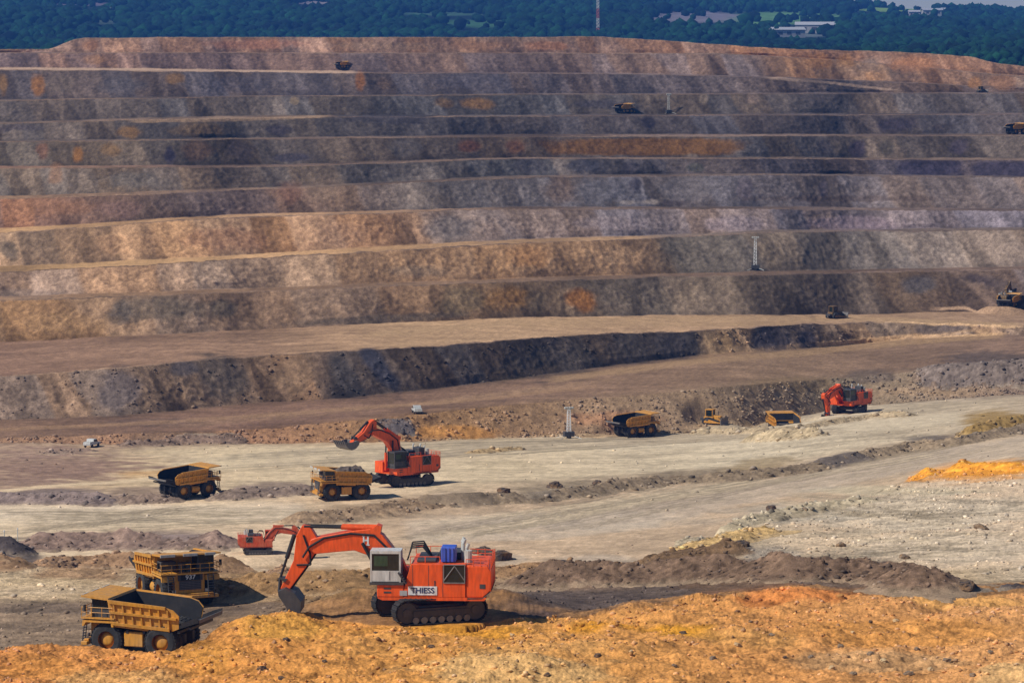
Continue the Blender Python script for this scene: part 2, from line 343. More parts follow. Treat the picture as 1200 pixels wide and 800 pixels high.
def pl_dist(pts):
    d = np.full(BX.shape, 1e9, np.float32); 
    P_ = np.array(pts)[:, :2]
    x0, x1, y0, y1 = P_[:, 0].min() - 25, P_[:, 0].max() + 25, P_[:, 1].min() - 25, P_[:, 1].max() + 25
    m = (BX > x0) & (BX < x1) & (BY > y0) & (BY < y1)
    x, y = BX[m], BY[m]; dd = np.full(x.shape, 1e9)
    for a, b in zip(P_[:-1], P_[1:]):
        ab = b - a; t = np.clip(((x - a[0]) * ab[0] + (y - a[1]) * ab[1]) / (ab @ ab + 1e-6), 0, 1)
        dd = np.minimum(dd, np.hypot(x - a[0] - t * ab[0], y - a[1] - t * ab[1]))
    d[m] = dd; return d
HEAPS = [  # photo pixels of the heap's foot line, height, half width, soil colour
 ([(-60, 668), (0, 667), (60, 664), (130, 662), (200, 664), (260, 670), (330, 678)], 1.7, 5.0, (138, 108, 80)),
 ([(-60, 652), (-10, 650), (14, 650)], 3.0, 4.0, (72, 64, 62)),
 ([(250, 694), (330, 694), (400, 692), (480, 684)], 2.0, 6.0, (140, 108, 72)),
 ([(480, 684), (560, 678), (600, 674), (650, 670), (720, 670)], 1.1, 4.5, (140, 108, 76)),
 ([(640, 686), (720, 682), (790, 680), (860, 678), (930, 680), (1000, 678), (1045, 680), (1080, 688)], 2.3, 5.5, (110, 88, 70)),
 ([(775, 662), (810, 656), (850, 652)], 1.9, 4.0, (112, 88, 64)),
 ([(1020, 674), (1034, 674)], 1.5, 3.0, (92, 78, 68)), ([(855, 666), (862, 666)], 1.0, 2.6, (100, 82, 68)),
 ([(1128, 690), (1140, 689)], .7, 1.4, (66, 60, 60)), ([(1180, 688), (1190, 688)], .4, 1.0, (80, 72, 70)),
 ([(50, 642), (110, 640), (160, 641), (250, 640)], 2.1, 6.5, (126, 104, 90)), ([(185, 639), (235, 639)], .9, 4.5, (118, 102, 94)),
 ([(-60, 589), (60, 589), (120, 590)], 1.6, 4.6, (118, 102, 94)), ([(140, 589), (190, 587)], 1.2, 4.5, (128, 108, 92)),
 ([(275, 583), (310, 581), (365, 578)], 1.7, 5.5, (124, 106, 92)),
 ([(355, 613), (400, 607), (440, 603), (500, 594)], 1.7, 5.5, (138, 114, 88)), ([(530, 593), (560, 591)], 1.5, 4.5, (116, 102, 86)),
 ([(500, 594), (560, 591), (600, 589), (660, 583), (720, 574), (780, 567), (850, 563), (900, 559), (950, 552), (1010, 538), (1060, 529), (1120, 522), (1180, 510), (1250, 499)], 1.6, 4.4, (126, 108, 86)),
 ([(620, 587), (680, 579)], .8, 3.5, (120, 106, 88)), ([(960, 549), (1000, 541)], 1.4, 4.5, (96, 86, 78)), ([(1100, 523), (1140, 517)], 1.4, 4.5, (100, 88, 76)),
 ([(1145, 510), (1165, 506), (1200, 501), (1240, 497)], 2.8, 5.0, (142, 114, 68)),
 ([(1085, 558), (1130, 555), (1200, 554), (1280, 551)], 1.4, 3.6, (216, 142, 50)),
 ([(810, 635), (850, 623), (900, 606), (960, 595), (1010, 589)], .8, 3.0, (166, 150, 122)), ([(820, 641), (880, 626)], .7, 4.5, (178, 146, 96)),
 ([(150, 524), (210, 522), (275, 521)], 1.4, 3.6, (122, 100, 84)), ([(60, 531), (100, 529)], .6, 3.5, (140, 116, 98)),
 ([(820, 509), (870, 508), (920, 507), (960, 500), (1010, 492), (1060, 488)], 1.3, 3.2, (158, 138, 108)),
 ([(885, 517), (915, 516), (955, 512)], 2.2, 3.6, (168, 148, 116)), ([(560, 530), (600, 527)], .7, 3.5, (160, 134, 96)), ([(455, 500), (475, 500)], .8, 2.6, (104, 94, 90)),
 ([(1095, 440), (1200, 436)], 1.8, 6.5, (112, 98, 88)),
]
heap_col = []
heap_mask = np.zeros(BX.shape, np.float32); heap_world = []
for pts, h, w, hc in HEAPS:
    W = [base_at(*p) for p in pts]
    d = pl_dist(W) + .6 * n8
    g = np.clip(1 - d / w, 0, 1); g = g * g * (3 - 2 * g) * .3 + g * .7
    Zd += g * h * .72 - .1 * sstep(0, .3, g)
    heap_world.append((W, h, w, hc))
    heap_col.append((sstep(0.02, .25, g).astype(np.float16), hc))
    heap_mask = np.maximum(heap_mask, sstep(0, .35, g))
# lumps of the ochre bank in the foreground
foreW = seg_arr({'fore': 1.0, 'foreback': .4}, lambda s: 0.0)
Zd += foreW * (-.3 + .42 * perlin(BX / 5, BY / 4.5, 1.5) + .22 * np.abs(perlin(BX / 1.9, BY / 2.2, 4.5)) + .16 * chunk)
for px, py, h, w in ((300, 735, .8, 4), (265, 752, .7, 3.5), (590, 790, 1.0, 6), (1190, 792, .9, 4), (950, 696, .7, 3.5), (340, 728, .7, 3)):
    x, y, z, _ = base_at(px, py)
    Zd += h * np.exp(-((BX - x) ** 2 + (BY - y) ** 2) / w ** 2)
for k, (x, y, z) in POS.items():
    r = SPOT[k][3]; d = np.hypot(BX - x, BY - y)
    w = 1 - sstep(r, r * 1.55 if r > 4 else r * 2, d)
    near = np.abs(BZ - z) < 14
    w = w * near
    if y > 850: w = w * (1 - np.clip(faceW * 1.2, 0, 1))
    keep = foreW * (d > r * .98)               # the bank in front of the machines keeps its height
    w = w * (1 - np.clip(keep, 0, 1) * .9)
    Zd = Zd * (1 - w) + (z - .02 + .05 * n1) * w; Yd = Yd * (1 - w) + BY * w

# ---- colour of the rock and soil (photo colours, turned into albedo)
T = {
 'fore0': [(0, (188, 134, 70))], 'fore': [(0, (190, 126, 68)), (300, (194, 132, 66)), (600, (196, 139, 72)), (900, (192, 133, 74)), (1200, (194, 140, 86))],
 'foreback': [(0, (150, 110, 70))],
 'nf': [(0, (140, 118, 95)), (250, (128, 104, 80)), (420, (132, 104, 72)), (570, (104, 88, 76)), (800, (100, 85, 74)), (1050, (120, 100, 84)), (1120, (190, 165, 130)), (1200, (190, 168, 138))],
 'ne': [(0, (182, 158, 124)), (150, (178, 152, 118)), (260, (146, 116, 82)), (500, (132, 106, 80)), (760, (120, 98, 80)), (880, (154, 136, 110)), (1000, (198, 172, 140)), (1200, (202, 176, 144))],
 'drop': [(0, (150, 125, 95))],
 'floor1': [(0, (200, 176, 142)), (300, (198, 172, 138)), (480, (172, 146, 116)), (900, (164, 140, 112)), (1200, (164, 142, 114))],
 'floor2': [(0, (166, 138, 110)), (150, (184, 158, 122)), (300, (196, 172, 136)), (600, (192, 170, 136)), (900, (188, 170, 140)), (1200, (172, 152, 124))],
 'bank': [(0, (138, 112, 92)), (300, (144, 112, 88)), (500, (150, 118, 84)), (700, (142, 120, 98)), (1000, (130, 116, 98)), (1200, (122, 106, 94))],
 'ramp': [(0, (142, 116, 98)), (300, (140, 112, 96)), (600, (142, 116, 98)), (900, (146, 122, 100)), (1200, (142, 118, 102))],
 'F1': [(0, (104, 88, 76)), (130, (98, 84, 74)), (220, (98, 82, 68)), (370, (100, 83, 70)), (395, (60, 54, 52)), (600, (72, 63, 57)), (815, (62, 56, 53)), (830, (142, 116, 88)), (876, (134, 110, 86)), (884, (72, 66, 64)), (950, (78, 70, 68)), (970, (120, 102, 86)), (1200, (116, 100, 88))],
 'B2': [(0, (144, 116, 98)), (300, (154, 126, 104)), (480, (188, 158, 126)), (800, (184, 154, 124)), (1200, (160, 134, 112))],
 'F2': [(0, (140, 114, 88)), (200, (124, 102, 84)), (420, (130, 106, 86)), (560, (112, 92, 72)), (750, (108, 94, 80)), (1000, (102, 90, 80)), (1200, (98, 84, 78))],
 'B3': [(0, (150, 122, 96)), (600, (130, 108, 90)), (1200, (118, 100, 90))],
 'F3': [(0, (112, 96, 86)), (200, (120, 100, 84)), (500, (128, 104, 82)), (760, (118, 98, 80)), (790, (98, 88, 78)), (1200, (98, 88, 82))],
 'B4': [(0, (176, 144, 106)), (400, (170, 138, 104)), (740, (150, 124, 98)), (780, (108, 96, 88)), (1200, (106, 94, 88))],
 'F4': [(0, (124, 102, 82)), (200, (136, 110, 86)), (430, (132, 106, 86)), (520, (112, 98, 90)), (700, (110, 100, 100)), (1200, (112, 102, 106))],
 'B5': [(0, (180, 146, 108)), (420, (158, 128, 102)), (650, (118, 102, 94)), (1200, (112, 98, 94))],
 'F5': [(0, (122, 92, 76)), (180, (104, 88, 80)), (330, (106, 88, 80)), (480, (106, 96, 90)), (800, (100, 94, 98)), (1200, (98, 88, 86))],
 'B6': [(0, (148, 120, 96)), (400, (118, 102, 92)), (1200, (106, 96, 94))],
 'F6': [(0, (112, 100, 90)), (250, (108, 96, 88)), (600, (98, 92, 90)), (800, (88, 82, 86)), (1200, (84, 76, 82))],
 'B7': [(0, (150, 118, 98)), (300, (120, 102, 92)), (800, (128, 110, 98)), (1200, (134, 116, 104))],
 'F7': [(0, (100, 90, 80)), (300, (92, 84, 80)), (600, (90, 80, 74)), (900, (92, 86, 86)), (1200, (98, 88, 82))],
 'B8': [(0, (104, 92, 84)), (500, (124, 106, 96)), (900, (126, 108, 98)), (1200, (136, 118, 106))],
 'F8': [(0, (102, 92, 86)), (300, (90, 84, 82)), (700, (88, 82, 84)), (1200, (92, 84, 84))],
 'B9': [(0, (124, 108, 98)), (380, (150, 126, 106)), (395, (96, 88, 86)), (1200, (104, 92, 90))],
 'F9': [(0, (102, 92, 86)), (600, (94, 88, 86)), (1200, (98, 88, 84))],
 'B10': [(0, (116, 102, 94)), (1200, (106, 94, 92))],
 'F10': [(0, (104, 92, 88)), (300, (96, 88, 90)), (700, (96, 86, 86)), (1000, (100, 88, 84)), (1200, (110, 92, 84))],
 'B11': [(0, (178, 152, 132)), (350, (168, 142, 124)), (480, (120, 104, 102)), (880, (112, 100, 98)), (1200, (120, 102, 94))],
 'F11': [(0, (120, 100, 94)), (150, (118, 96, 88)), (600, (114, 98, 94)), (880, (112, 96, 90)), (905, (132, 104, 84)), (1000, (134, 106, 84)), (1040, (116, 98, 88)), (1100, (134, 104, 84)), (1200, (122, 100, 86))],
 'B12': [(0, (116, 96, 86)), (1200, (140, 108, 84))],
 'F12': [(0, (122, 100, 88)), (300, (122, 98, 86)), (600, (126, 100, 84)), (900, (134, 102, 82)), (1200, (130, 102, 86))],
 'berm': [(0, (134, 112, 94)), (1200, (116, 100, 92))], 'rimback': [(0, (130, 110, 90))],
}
KC = 0.97
jx = perlin(BX / 14, BY / 60, BZ / 9 + 20) * 20 + n3 * 5
jx[rows_seg == segs.index('F1')] *= .45
lookx = np.clip(PX + jx, -320, 1520)
COL = np.zeros((NR, NC, 3), np.float32)
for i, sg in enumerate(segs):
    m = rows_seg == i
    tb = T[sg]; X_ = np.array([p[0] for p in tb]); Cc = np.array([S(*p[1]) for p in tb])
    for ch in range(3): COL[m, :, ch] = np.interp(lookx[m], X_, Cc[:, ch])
# soften across lines for flat ground only
def blur_rows(a, k):
    ker = np.ones(k) / k
    return np.apply_along_axis(lambda v: np.convolve(np.pad(v, k // 2, mode='edge'), ker, 'valid')[:len(v)], 0, a)
flatrows = np.isin(rows_seg, [i for i, s in enumerate(segs) if s in ('fore0', 'nf', 'ne', 'floor1', 'floor2', 'ramp')])
for ch in range(3):
    b_ = blur_rows(COL[:, :, ch], 15)
    COL[flatrows, :, ch] = b_[flatrows]
# dug panels and fans of scree of differing rock along the benches
def hash1(n): v = np.sin(n * 127.1 + 311.7) * 43758.5453; return v - np.floor(v)
for i, sg in enumerate(segs):
    if not isface(sg): continue
    m = rows_seg == i; tt = rows_t[m][:, None]
    lay = int(sg[1:]); cw = {1: 9, 2: 20, 3: 17, 4: 13, 5: 15}.get(lay, 12); amt = .8 if lay == 1 else 1.0
    xx = BX[m] + (.8 if lay == 1 else .5) * BZ[m] + .8 * n8[m] + .4 * n3[m]
    q = xx / cw + lay * 17.3 + .9 * perlin(BX[m] / 30, BZ[m] * 0 + lay, BZ[m] * 0)
    k = np.floor(q); f = q - k
    a, b2 = hash1(k + lay * 7), hash1(k + 1 + lay * 7)
    e_ = sstep(.86, 1.0, f)
    r = a + (b2 - a) * e_
    hu1, hu2 = hash1(k * 1.7 + 5), hash1((k + 1) * 1.7 + 5); hue = hu1 + (hu2 - hu1) * e_
    val = 1 + amt * (-.30 + .60 * r)
    warm = (hue - .45) * .26 * amt
    # fans: apex at the crest, widening to the toe
    q2 = xx / (cw * .62) + lay * 5.1; k2 = np.floor(q2); f2 = q2 - k2; apex = .3 + .4 * hash1(k2 * 3.3 + lay)
    half = (1.02 - tt) * .55 * (.4 + .7 * hash1(k2 * 2.1 + 3 * lay)) + .12 * n3[m] * .4
    fan = 1 - sstep(-.03, .05, np.abs(f2 - apex) - half)
    val = val * (1 + fan * (hash1(k2 * 5.7 + lay) - .5) * (1.1 if lay == 1 else .85))
    # rubble gathered at the toe, ragged dark overburden at the crest
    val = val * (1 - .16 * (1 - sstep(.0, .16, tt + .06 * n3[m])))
    COL[m, :, 0] *= val * (1 + warm * .8); COL[m, :, 1] *= val * (1 + warm * .12); COL[m, :, 2] *= val * (1 - warm * .9)
bl = np.array([segs[i][0] == 'B' and segs[i] != 'B2' or segs[i] == 'berm' for i in rows_seg])
fade = perlin(BX[bl] / 42, np.repeat((rows_seg[bl] * 1.37)[:, None], NC, 1), BX[bl] * 0 + 4.5) + .5 * perlin(BX[bl] / 12, np.repeat((rows_seg[bl] * 1.37)[:, None], NC, 1), BX[bl] * 0 + 1.5)
COL[bl] *= np.clip(.80 + .5 * fade, .45, 1.2)[..., None]
m = np.isin(rows_seg, [i for i, s in enumerate(segs) if isface(s)])
st = perlin((BX[m] + .5 * BZ[m]) / 3.2, BY[m] / 70, BZ[m] / 22 + 60); st2 = perlin((BX[m] + .5 * BZ[m]) / 9, BY[m] / 70, BZ[m] / 30 + 90)
COL[m] *= (1 + .26 * st + .14 * st2 + .24 * n1[m] + .04 * n3[m])[..., None]
COL *= (1 + .16 * n8 + .16 * n3 + .14 * n1)[..., None]
# streaks along the roads, where trucks run
fl = np.isin(rows_seg, [i for i, s in enumerate(segs) if s in ('floor1', 'floor2', 'ramp', 'B2', 'ne', 'nf')])
str_ = perlin(BX[fl] / 38, BY[fl] / 2.6 + .06 * BX[fl], 2.5) + .7 * perlin(BX[fl] / 16, BY[fl] / 1.1 + .1 * BX[fl], 8.5)
COL[fl] *= (1 + .20 * str_)[..., None]
COL[fl] *= (1 + .26 * np.clip(perlin(BX[fl] / 24, BY[fl] / 34, 6.5), -1, .25) + .12 * perlin(BX[fl] / 7, BY[fl] / 12, 3.5))[..., None]
def patch(cx, cy, rx, ry, col, a=.85, ang=0, fe=.45, wob=.35, square=2.0, only=None):
    rr = max(rx, ry) * 1.6 + 4
    j0, j1 = np.searchsorted(xs, (cx - rr, cx + rr))
    if j1 <= j0: return
    sub = PY[:, j0:j1]; mr = ((sub > cy - rr) & (sub < cy + rr)).any(1)
    if only is not None: mr &= np.isin(rows_seg, [i for i, s in enumerate(segs) if s in only])
    ix = np.where(mr)[0]
    if not len(ix): return
    r0, r1 = ix[0], ix[-1] + 1
    sl = (slice(r0, r1), slice(j0, j1))
    dx, dy = PX[sl] - cx, PY[sl] - cy; c, s = math.cos(R(ang)), math.sin(R(ang))
    u, v = (dx * c + dy * s) / rx, (-dx * s + dy * c) / ry
    d = (np.abs(u) ** square + np.abs(v) ** square) ** (1 / square) + wob * (n8[sl] * .8 + n3[sl] * .7)
    w = a * (1 - sstep(1 - fe, 1 + fe * .4, d)) * mr[r0:r1, None]
    tgt = np.array(S(*col))
    tex = (1 + .3 * n3[sl] + .25 * n1[sl])[..., None]
    COL[sl] = COL[sl] * (1 - w[..., None]) + (tgt * tex) * w[..., None]
PATCH = [
 # foreground soils
 (585, 792, 115, 28, (216, 170, 108), .9, 0, .5, .6), (700, 728, 60, 9, (214, 146, 44), .9, 0, .7, .8), (800, 738, 45, 7, (216, 150, 44), .9, 0, .7, .8), (540, 738, 90, 7, (210, 146, 50), .85, 0, .7, .8),
 (930, 697, 80, 11, (200, 122, 62), .85, 0, .7, .8), (1180, 792, 42, 20, (216, 172, 114), .85, 0, .5, .6), (140, 790, 90, 12, (196, 150, 92), .7), (330, 738, 60, 14, (206, 150, 66), .7),
 (640, 765, 120, 12, (186, 142, 86), .5), (450, 755, 80, 14, (178, 128, 68), .5), (1050, 735, 150, 18, (196, 134, 64), .6), (1040, 770, 110, 14, (176, 140, 98), .6),
 (240, 770, 60, 18, (204, 142, 62), .6), (880, 745, 70, 12, (188, 138, 76), .6), (1120, 700, 80, 7, (206, 152, 84), .7), (40, 775, 50, 14, (176, 118, 56), .6),
 # near bench
 (690, 702, 110, 11, (92, 78, 70), .8), (620, 716, 45, 5, (70, 60, 62), .7), (20, 650, 32, 20, (74, 66, 64), .9), (95, 668, 60, 18, (140, 108, 78), .8), (210, 672, 50, 20, (148, 116, 80), .7),
 (60, 715, 90, 8, (120, 102, 86), .7), (60, 735, 90, 7, (128, 108, 88), .6), (50, 695, 60, 6, (184, 160, 128), .7), (60, 683, 70, 7, (190, 164, 126), .7), (370, 685, 80, 22, (138, 106, 66), .7), (300, 712, 70, 9, (116, 98, 82), .6),
 (640, 668, 42, 10, (150, 108, 72), .8), (850, 672, 90, 22, (112, 88, 68), .9), (1000, 668, 70, 22, (102, 84, 68), .9), (840, 625, 45, 14, (190, 152, 92), .85, 0, .45, .5, 2.0, ('ne',)), (905, 650, 40, 14, (132, 122, 110), .6), (870, 642, 18, 5, (66, 60, 60), .8), (1022, 650, 14, 6, (60, 56, 56), .8), (1130, 688, 18, 6, (62, 58, 60), .9),
 (700, 655, 60, 6, (150, 138, 122), .5), (600, 655, 26, 7, (150, 136, 118), .6),
 # plateau and pit floor
 (1150, 552, 82, 13, (222, 146, 46), .95, -3), (1080, 600, 150, 22, (194, 178, 152), .6), (930, 602, 90, 12, (158, 146, 126), .6), (1040, 575, 120, 7, (176, 164, 134), .5), (1100, 640, 120, 24, (192, 174, 148), .6),
 (110, 632, 70, 12, (128, 104, 88), .9), (205, 630, 50, 10, (122, 104, 92), .8), (60, 580, 75, 9, (116, 100, 92), .9), (160, 578, 50, 9, (130, 108, 90), .8), (320, 573, 50, 10, (124, 104, 90), .8),
 (420, 600, 70, 12, (134, 112, 86), .8), (540, 583, 40, 10, (116, 102, 86), .8), (660, 574, 90, 11, (126, 110, 88), .85, -6), (800, 558, 80, 9, (122, 106, 84), .85, -5), (970, 543, 45, 9, (92, 84, 78), .85, -14), (890, 545, 50, 9, (140, 118, 84), .7, -10), (1080, 522, 80, 9, (116, 98, 78), .8, -10), (1165, 492, 40, 13, (142, 112, 60), .85), (1090, 516, 40, 7, (92, 82, 74), .7),
 (60, 545, 120, 24, (138, 110, 92), .85, -3, .6, .7), (80, 552, 95, 11, (136, 108, 90), .7, -3), (50, 565, 60, 5, (140, 114, 96), .6), (40, 530, 60, 9, (146, 118, 100), .6), (210, 512, 70, 8, (118, 98, 82), .75), (190, 555, 60, 5, (196, 150, 90), .5), (530, 506, 55, 9, (176, 128, 72), .8), (470, 500, 16, 12, (100, 92, 92), .7), (720, 490, 60, 10, (160, 120, 92), .6), (640, 520, 60, 6, (196, 176, 142), .5), (880, 500, 70, 8, (178, 156, 122), .5),
 (585, 545, 50, 8, (178, 158, 124), .5), (300, 530, 160, 10, (200, 178, 142), .5), (150, 600, 200, 10, (204, 184, 158), .4), (680, 610, 200, 12, (170, 154, 132), .4),
 (1160, 420, 60, 10, (94, 84, 80), .8), (1020, 440, 30, 8, (98, 88, 82), .7), (930, 450, 60, 10, (146, 124, 94), .5), (1100, 460, 90, 8, (152, 130, 106), .5),
 (180, 495, 70, 5, (112, 94, 88), .6), (600, 460, 130, 4, (166, 138, 112), .6, -7), (1000, 400, 150, 4, (176, 146, 114), .7, -5), (300, 490, 120, 4, (158, 130, 106), .5, -5),
 # dark seam face
 (140, 455, 28, 26, (92, 84, 84), .8), (260, 440, 36, 26, (84, 76, 70), .8, 30), (215, 432, 18, 10, (88, 82, 84), .8), (405, 440, 14, 34, (62, 58, 58), .9, -35), (445, 432, 12, 36, (54, 54, 64), .95, -38), (345, 440, 26, 24, (110, 92, 76), .6), (650, 425, 60, 24, (74, 68, 64), .6, -5), (750, 408, 40, 18, (70, 64, 62), .7), (600, 440, 50, 7, (96, 82, 68), .5, -8), (790, 405, 26, 14, (64, 60, 62), .7, 20),
 (905, 398, 26, 14, (72, 66, 70), .85), (945, 398, 12, 12, (66, 62, 70), .8, 30), (1098, 384, 34, 8, (80, 72, 70), .85), (850, 400, 22, 14, (134, 110, 82), .7),
 # benches above
 (440, 374, 110, 5, (84, 74, 66), .8, -3), (190, 362, 70, 15, (96, 86, 76), .8), (140, 366, 14, 18, (82, 76, 72), .7, 20), (260, 362, 16, 12, (88, 80, 70), .7), (595, 350, 30, 14, (132, 98, 58), .7), (680, 350, 22, 15, (148, 98, 46), .75), (628, 352, 14, 14, (96, 84, 70), .7), (540, 350, 30, 16, (104, 92, 74), .6), (1078, 335, 22, 14, (80, 76, 78), .85), (1165, 332, 44, 8, (82, 72, 70), .8, 12), (1150, 328, 20, 5, (62, 54, 56), .8, 20), (70, 378, 60, 14, (148, 120, 90), .5),
 (10, 294, 14, 18, (84, 76, 68), .8, -30), (150, 285, 40, 16, (148, 118, 92), .5), (260, 280, 50, 16, (134, 100, 78), .6), (400, 275, 30, 16, (140, 112, 92), .5), (530, 268, 40, 14, (98, 92, 92), .7), (570, 272, 20, 14, (120, 104, 96), .6), (720, 262, 50, 9, (124, 114, 118), .6), (860, 262, 40, 10, (120, 110, 118), .6), (1000, 262, 60, 9, (122, 108, 118), .6), (730, 300, 30, 12, (150, 122, 96), .6), (620, 300, 30, 14, (146, 108, 72), .6), (490, 318, 40, 8, (96, 86, 76), .5), (30, 345, 40, 8, (104, 92, 86), .5),
 (655, 224, 22, 18, (108, 90, 80), .7), (700, 224, 30, 18, (96, 94, 102), .8), (745, 216, 8, 10, (62, 58, 68), .8), (872, 222, 10, 16, (90, 82, 90), .7), (810, 222, 40, 16, (106, 102, 108), .5), (980, 225, 50, 12, (104, 94, 92), .5), (965, 222, 6, 12, (76, 70, 84), .6), (1000, 233, 130, 4, (82, 70, 66), .6), (735, 238, 14, 3.5, (150, 140, 136), .7), (763, 237, 12, 3.5, (146, 136, 132), .7), (790, 238, 20, 3, (74, 66, 70), .7), (340, 225, 16, 14, (112, 84, 72), .6), (380, 222, 26, 16, (114, 98, 86), .6), (60, 242, 50, 12, (130, 96, 74), .5), (250, 235, 70, 14, (96, 84, 82), .6), (140, 246, 30, 12, (110, 88, 84), .5),
 (755, 172, 118, 10.5, (112, 80, 46), .9, 0, .25, .15, 4), (605, 172, 14, 10, (104, 68, 48), .7), (550, 172, 14, 9, (100, 66, 50), .8), (1090, 197, 40, 9.5, (62, 58, 76), .9, 0, .3, .12, 5), (1175, 198, 38, 9.5, (60, 56, 72), .9, 0, .3, .12, 5), (685, 194, 28, 10, (70, 70, 82), .8), (620, 194, 24, 9, (88, 84, 92), .6), (740, 195, 12, 8, (72, 68, 78), .7), (815, 197, 12, 6, (72, 76, 74), .6), (1005, 174, 12, 11, (70, 62, 76), .85), (965, 172, 10, 10, (80, 74, 80), .7), (1040, 172, 12, 11, (74, 70, 66), .7), (1125, 172, 12, 10, (78, 70, 84), .7), (345, 185, 26, 6, (68, 64, 74), .85), (199, 183, 7, 13, (50, 46, 62), .9), (92, 180, 7, 10, (140, 98, 52), .8), (50, 178, 8, 12, (118, 84, 66), .7), (130, 175, 14, 8, (132, 102, 66), .6), (230, 176, 20, 12, (106, 84, 70), .7), (282, 176, 14, 13, (84, 74, 74), .7), (475, 172, 22, 12, (92, 88, 90), .5), (65, 205, 10, 14, (150, 112, 84), .5), (160, 212, 40, 12, (104, 100, 98), .6),
 (1050, 146, 28, 9, (66, 60, 72), .85), (760, 143, 10, 8, (52, 48, 58), .9), (1105, 150, 14, 7, (80, 72, 74), .7), (560, 122, 20, 7, (140, 104, 62), .7), (520, 120, 12, 6, (126, 98, 66), .6), (960, 115, 20, 9, (100, 92, 94), .5), (882, 116, 8, 8, (146, 126, 116), .7), (825, 116, 6, 7, (132, 118, 106), .6), (450, 140, 60, 6, (76, 72, 78), .7), (325, 152, 18, 6, (70, 64, 72), .8), (150, 154, 16, 9, (142, 108, 66), .7), (230, 152, 40, 9, (116, 94, 68), .6), (270, 150, 10, 10, (86, 80, 76), .6), (600, 150, 60, 6, (86, 80, 82), .5), (700, 122, 26, 6, (74, 70, 78), .7), (350, 112, 24, 8, (76, 70, 74), .6), (20, 150, 30, 5, (82, 74, 80), .6), (345, 118, 7, 5, (140, 122, 100), .7),
 (45, 100, 9, 13, (150, 104, 58), .85), (4, 100, 6, 14, (138, 104, 62), .7), (205, 92, 12, 7, (146, 112, 74), .7), (422, 95, 7, 12, (150, 100, 58), .85), (395, 95, 8, 14, (118, 104, 98), .5), (450, 98, 8, 10, (112, 92, 80), .6), (140, 100, 30, 12, (96, 92, 98), .5), (280, 98, 40, 12, (92, 88, 98), .5), (70, 100, 20, 12, (108, 96, 86), .5), (550, 95, 50, 9, (92, 88, 98), .5),
 (1142, 98, 9, 7, (152, 110, 70), .7), (1175, 97, 20, 9, (142, 106, 82), .7), (960, 72, 18, 10, (152, 108, 68), .6), (990, 72, 12, 10, (150, 108, 66), .6), (1070, 76, 30, 10, (158, 112, 80), .6), (1020, 76, 14, 10, (118, 104, 96), .6), (110, 70, 14, 7, (148, 112, 84), .6), (105, 54, 10, 8, (154, 110, 82), .5), (560, 54, 40, 6, (142, 106, 82), .5), (300, 52, 60, 6, (150, 104, 84), .5), (640, 54, 30, 6, (150, 102, 72), .6), (450, 54, 60, 6, (130, 108, 92), .5),
]
for p in PATCH: patch(*p)
# the sloping light track on the upper right of the wall and pale wheel tracks
def track(pts, half, col, a=.8):
    pts = np.array(pts, float)
    j0, j1 = np.searchsorted(xs, (pts[:, 0].min() - 6, pts[:, 0].max() + 6))
    yc = np.interp(xs[j0:j1], pts[:, 0], pts[:, 1])[None]
    d = np.abs(PY[:, j0:j1] - yc) / half + .25 * n3[:, j0:j1]
    ends = sstep(pts[0, 0] - 5, pts[0, 0] + 15, xs[j0:j1]) * (1 - sstep(pts[-1, 0] - 15, pts[-1, 0] + 5, xs[j0:j1]))
    w = a * (1 - sstep(.6, 1.2, d)) * ends[None] * (1 - heap_mask[:, j0:j1] * .7)
    COL[:, j0:j1] = COL[:, j0:j1] * (1 - w[..., None]) + np.array(S(*col)) * (1 + .12 * n3[:, j0:j1, None]) * w[..., None]
for t in (([(895, 91), (960, 96), (1060, 107)], 1.6, (158, 136, 122), .9), ([(-20, 80), (200, 82), (420, 85)], 1.5, (178, 152, 132), .9), ([(150, 143), (300, 139.5), (385, 136.5)], 1.8, (158, 134, 112), .85),
          ([(430, 392), (600, 378), (800, 374), (1000, 373), (1200, 382)], 3.5, (182, 154, 122), .7), ([(600, 383), (760, 380), (940, 379)], 2.5, (178, 150, 118), .6),
          ([(1090, 362), (1130, 360), (1160, 372), (1180, 378)], 2.0, (178, 150, 126), .7), ([(640, 446), (800, 425), (950, 412), (1060, 401), (1180, 392)], 4, (172, 144, 112), .7), ([(-20, 504), (200, 494), (420, 478), (560, 468), (700, 452)], 2.2, (168, 138, 110), .6),
          ([(-20, 578), (80, 568), (190, 560)], 2.2, (206, 180, 142), .85), ([(200, 549), (330, 536), (560, 524), (700, 520)], 9, (208, 186, 148), .6), ([(700, 521), (850, 516), (1000, 503), (1130, 488)], 8, (192, 174, 144), .6),
          ([(-20, 604), (200, 602), (360, 600)], 12, (204, 184, 156), .5), ([(470, 622), (640, 612), (800, 596), (920, 570), (1080, 540), (1220, 520)], 13, (170, 154, 134), .5),
          ([(480, 632), (640, 628), (780, 612)], 5, (178, 162, 140), .5)): track(*t)
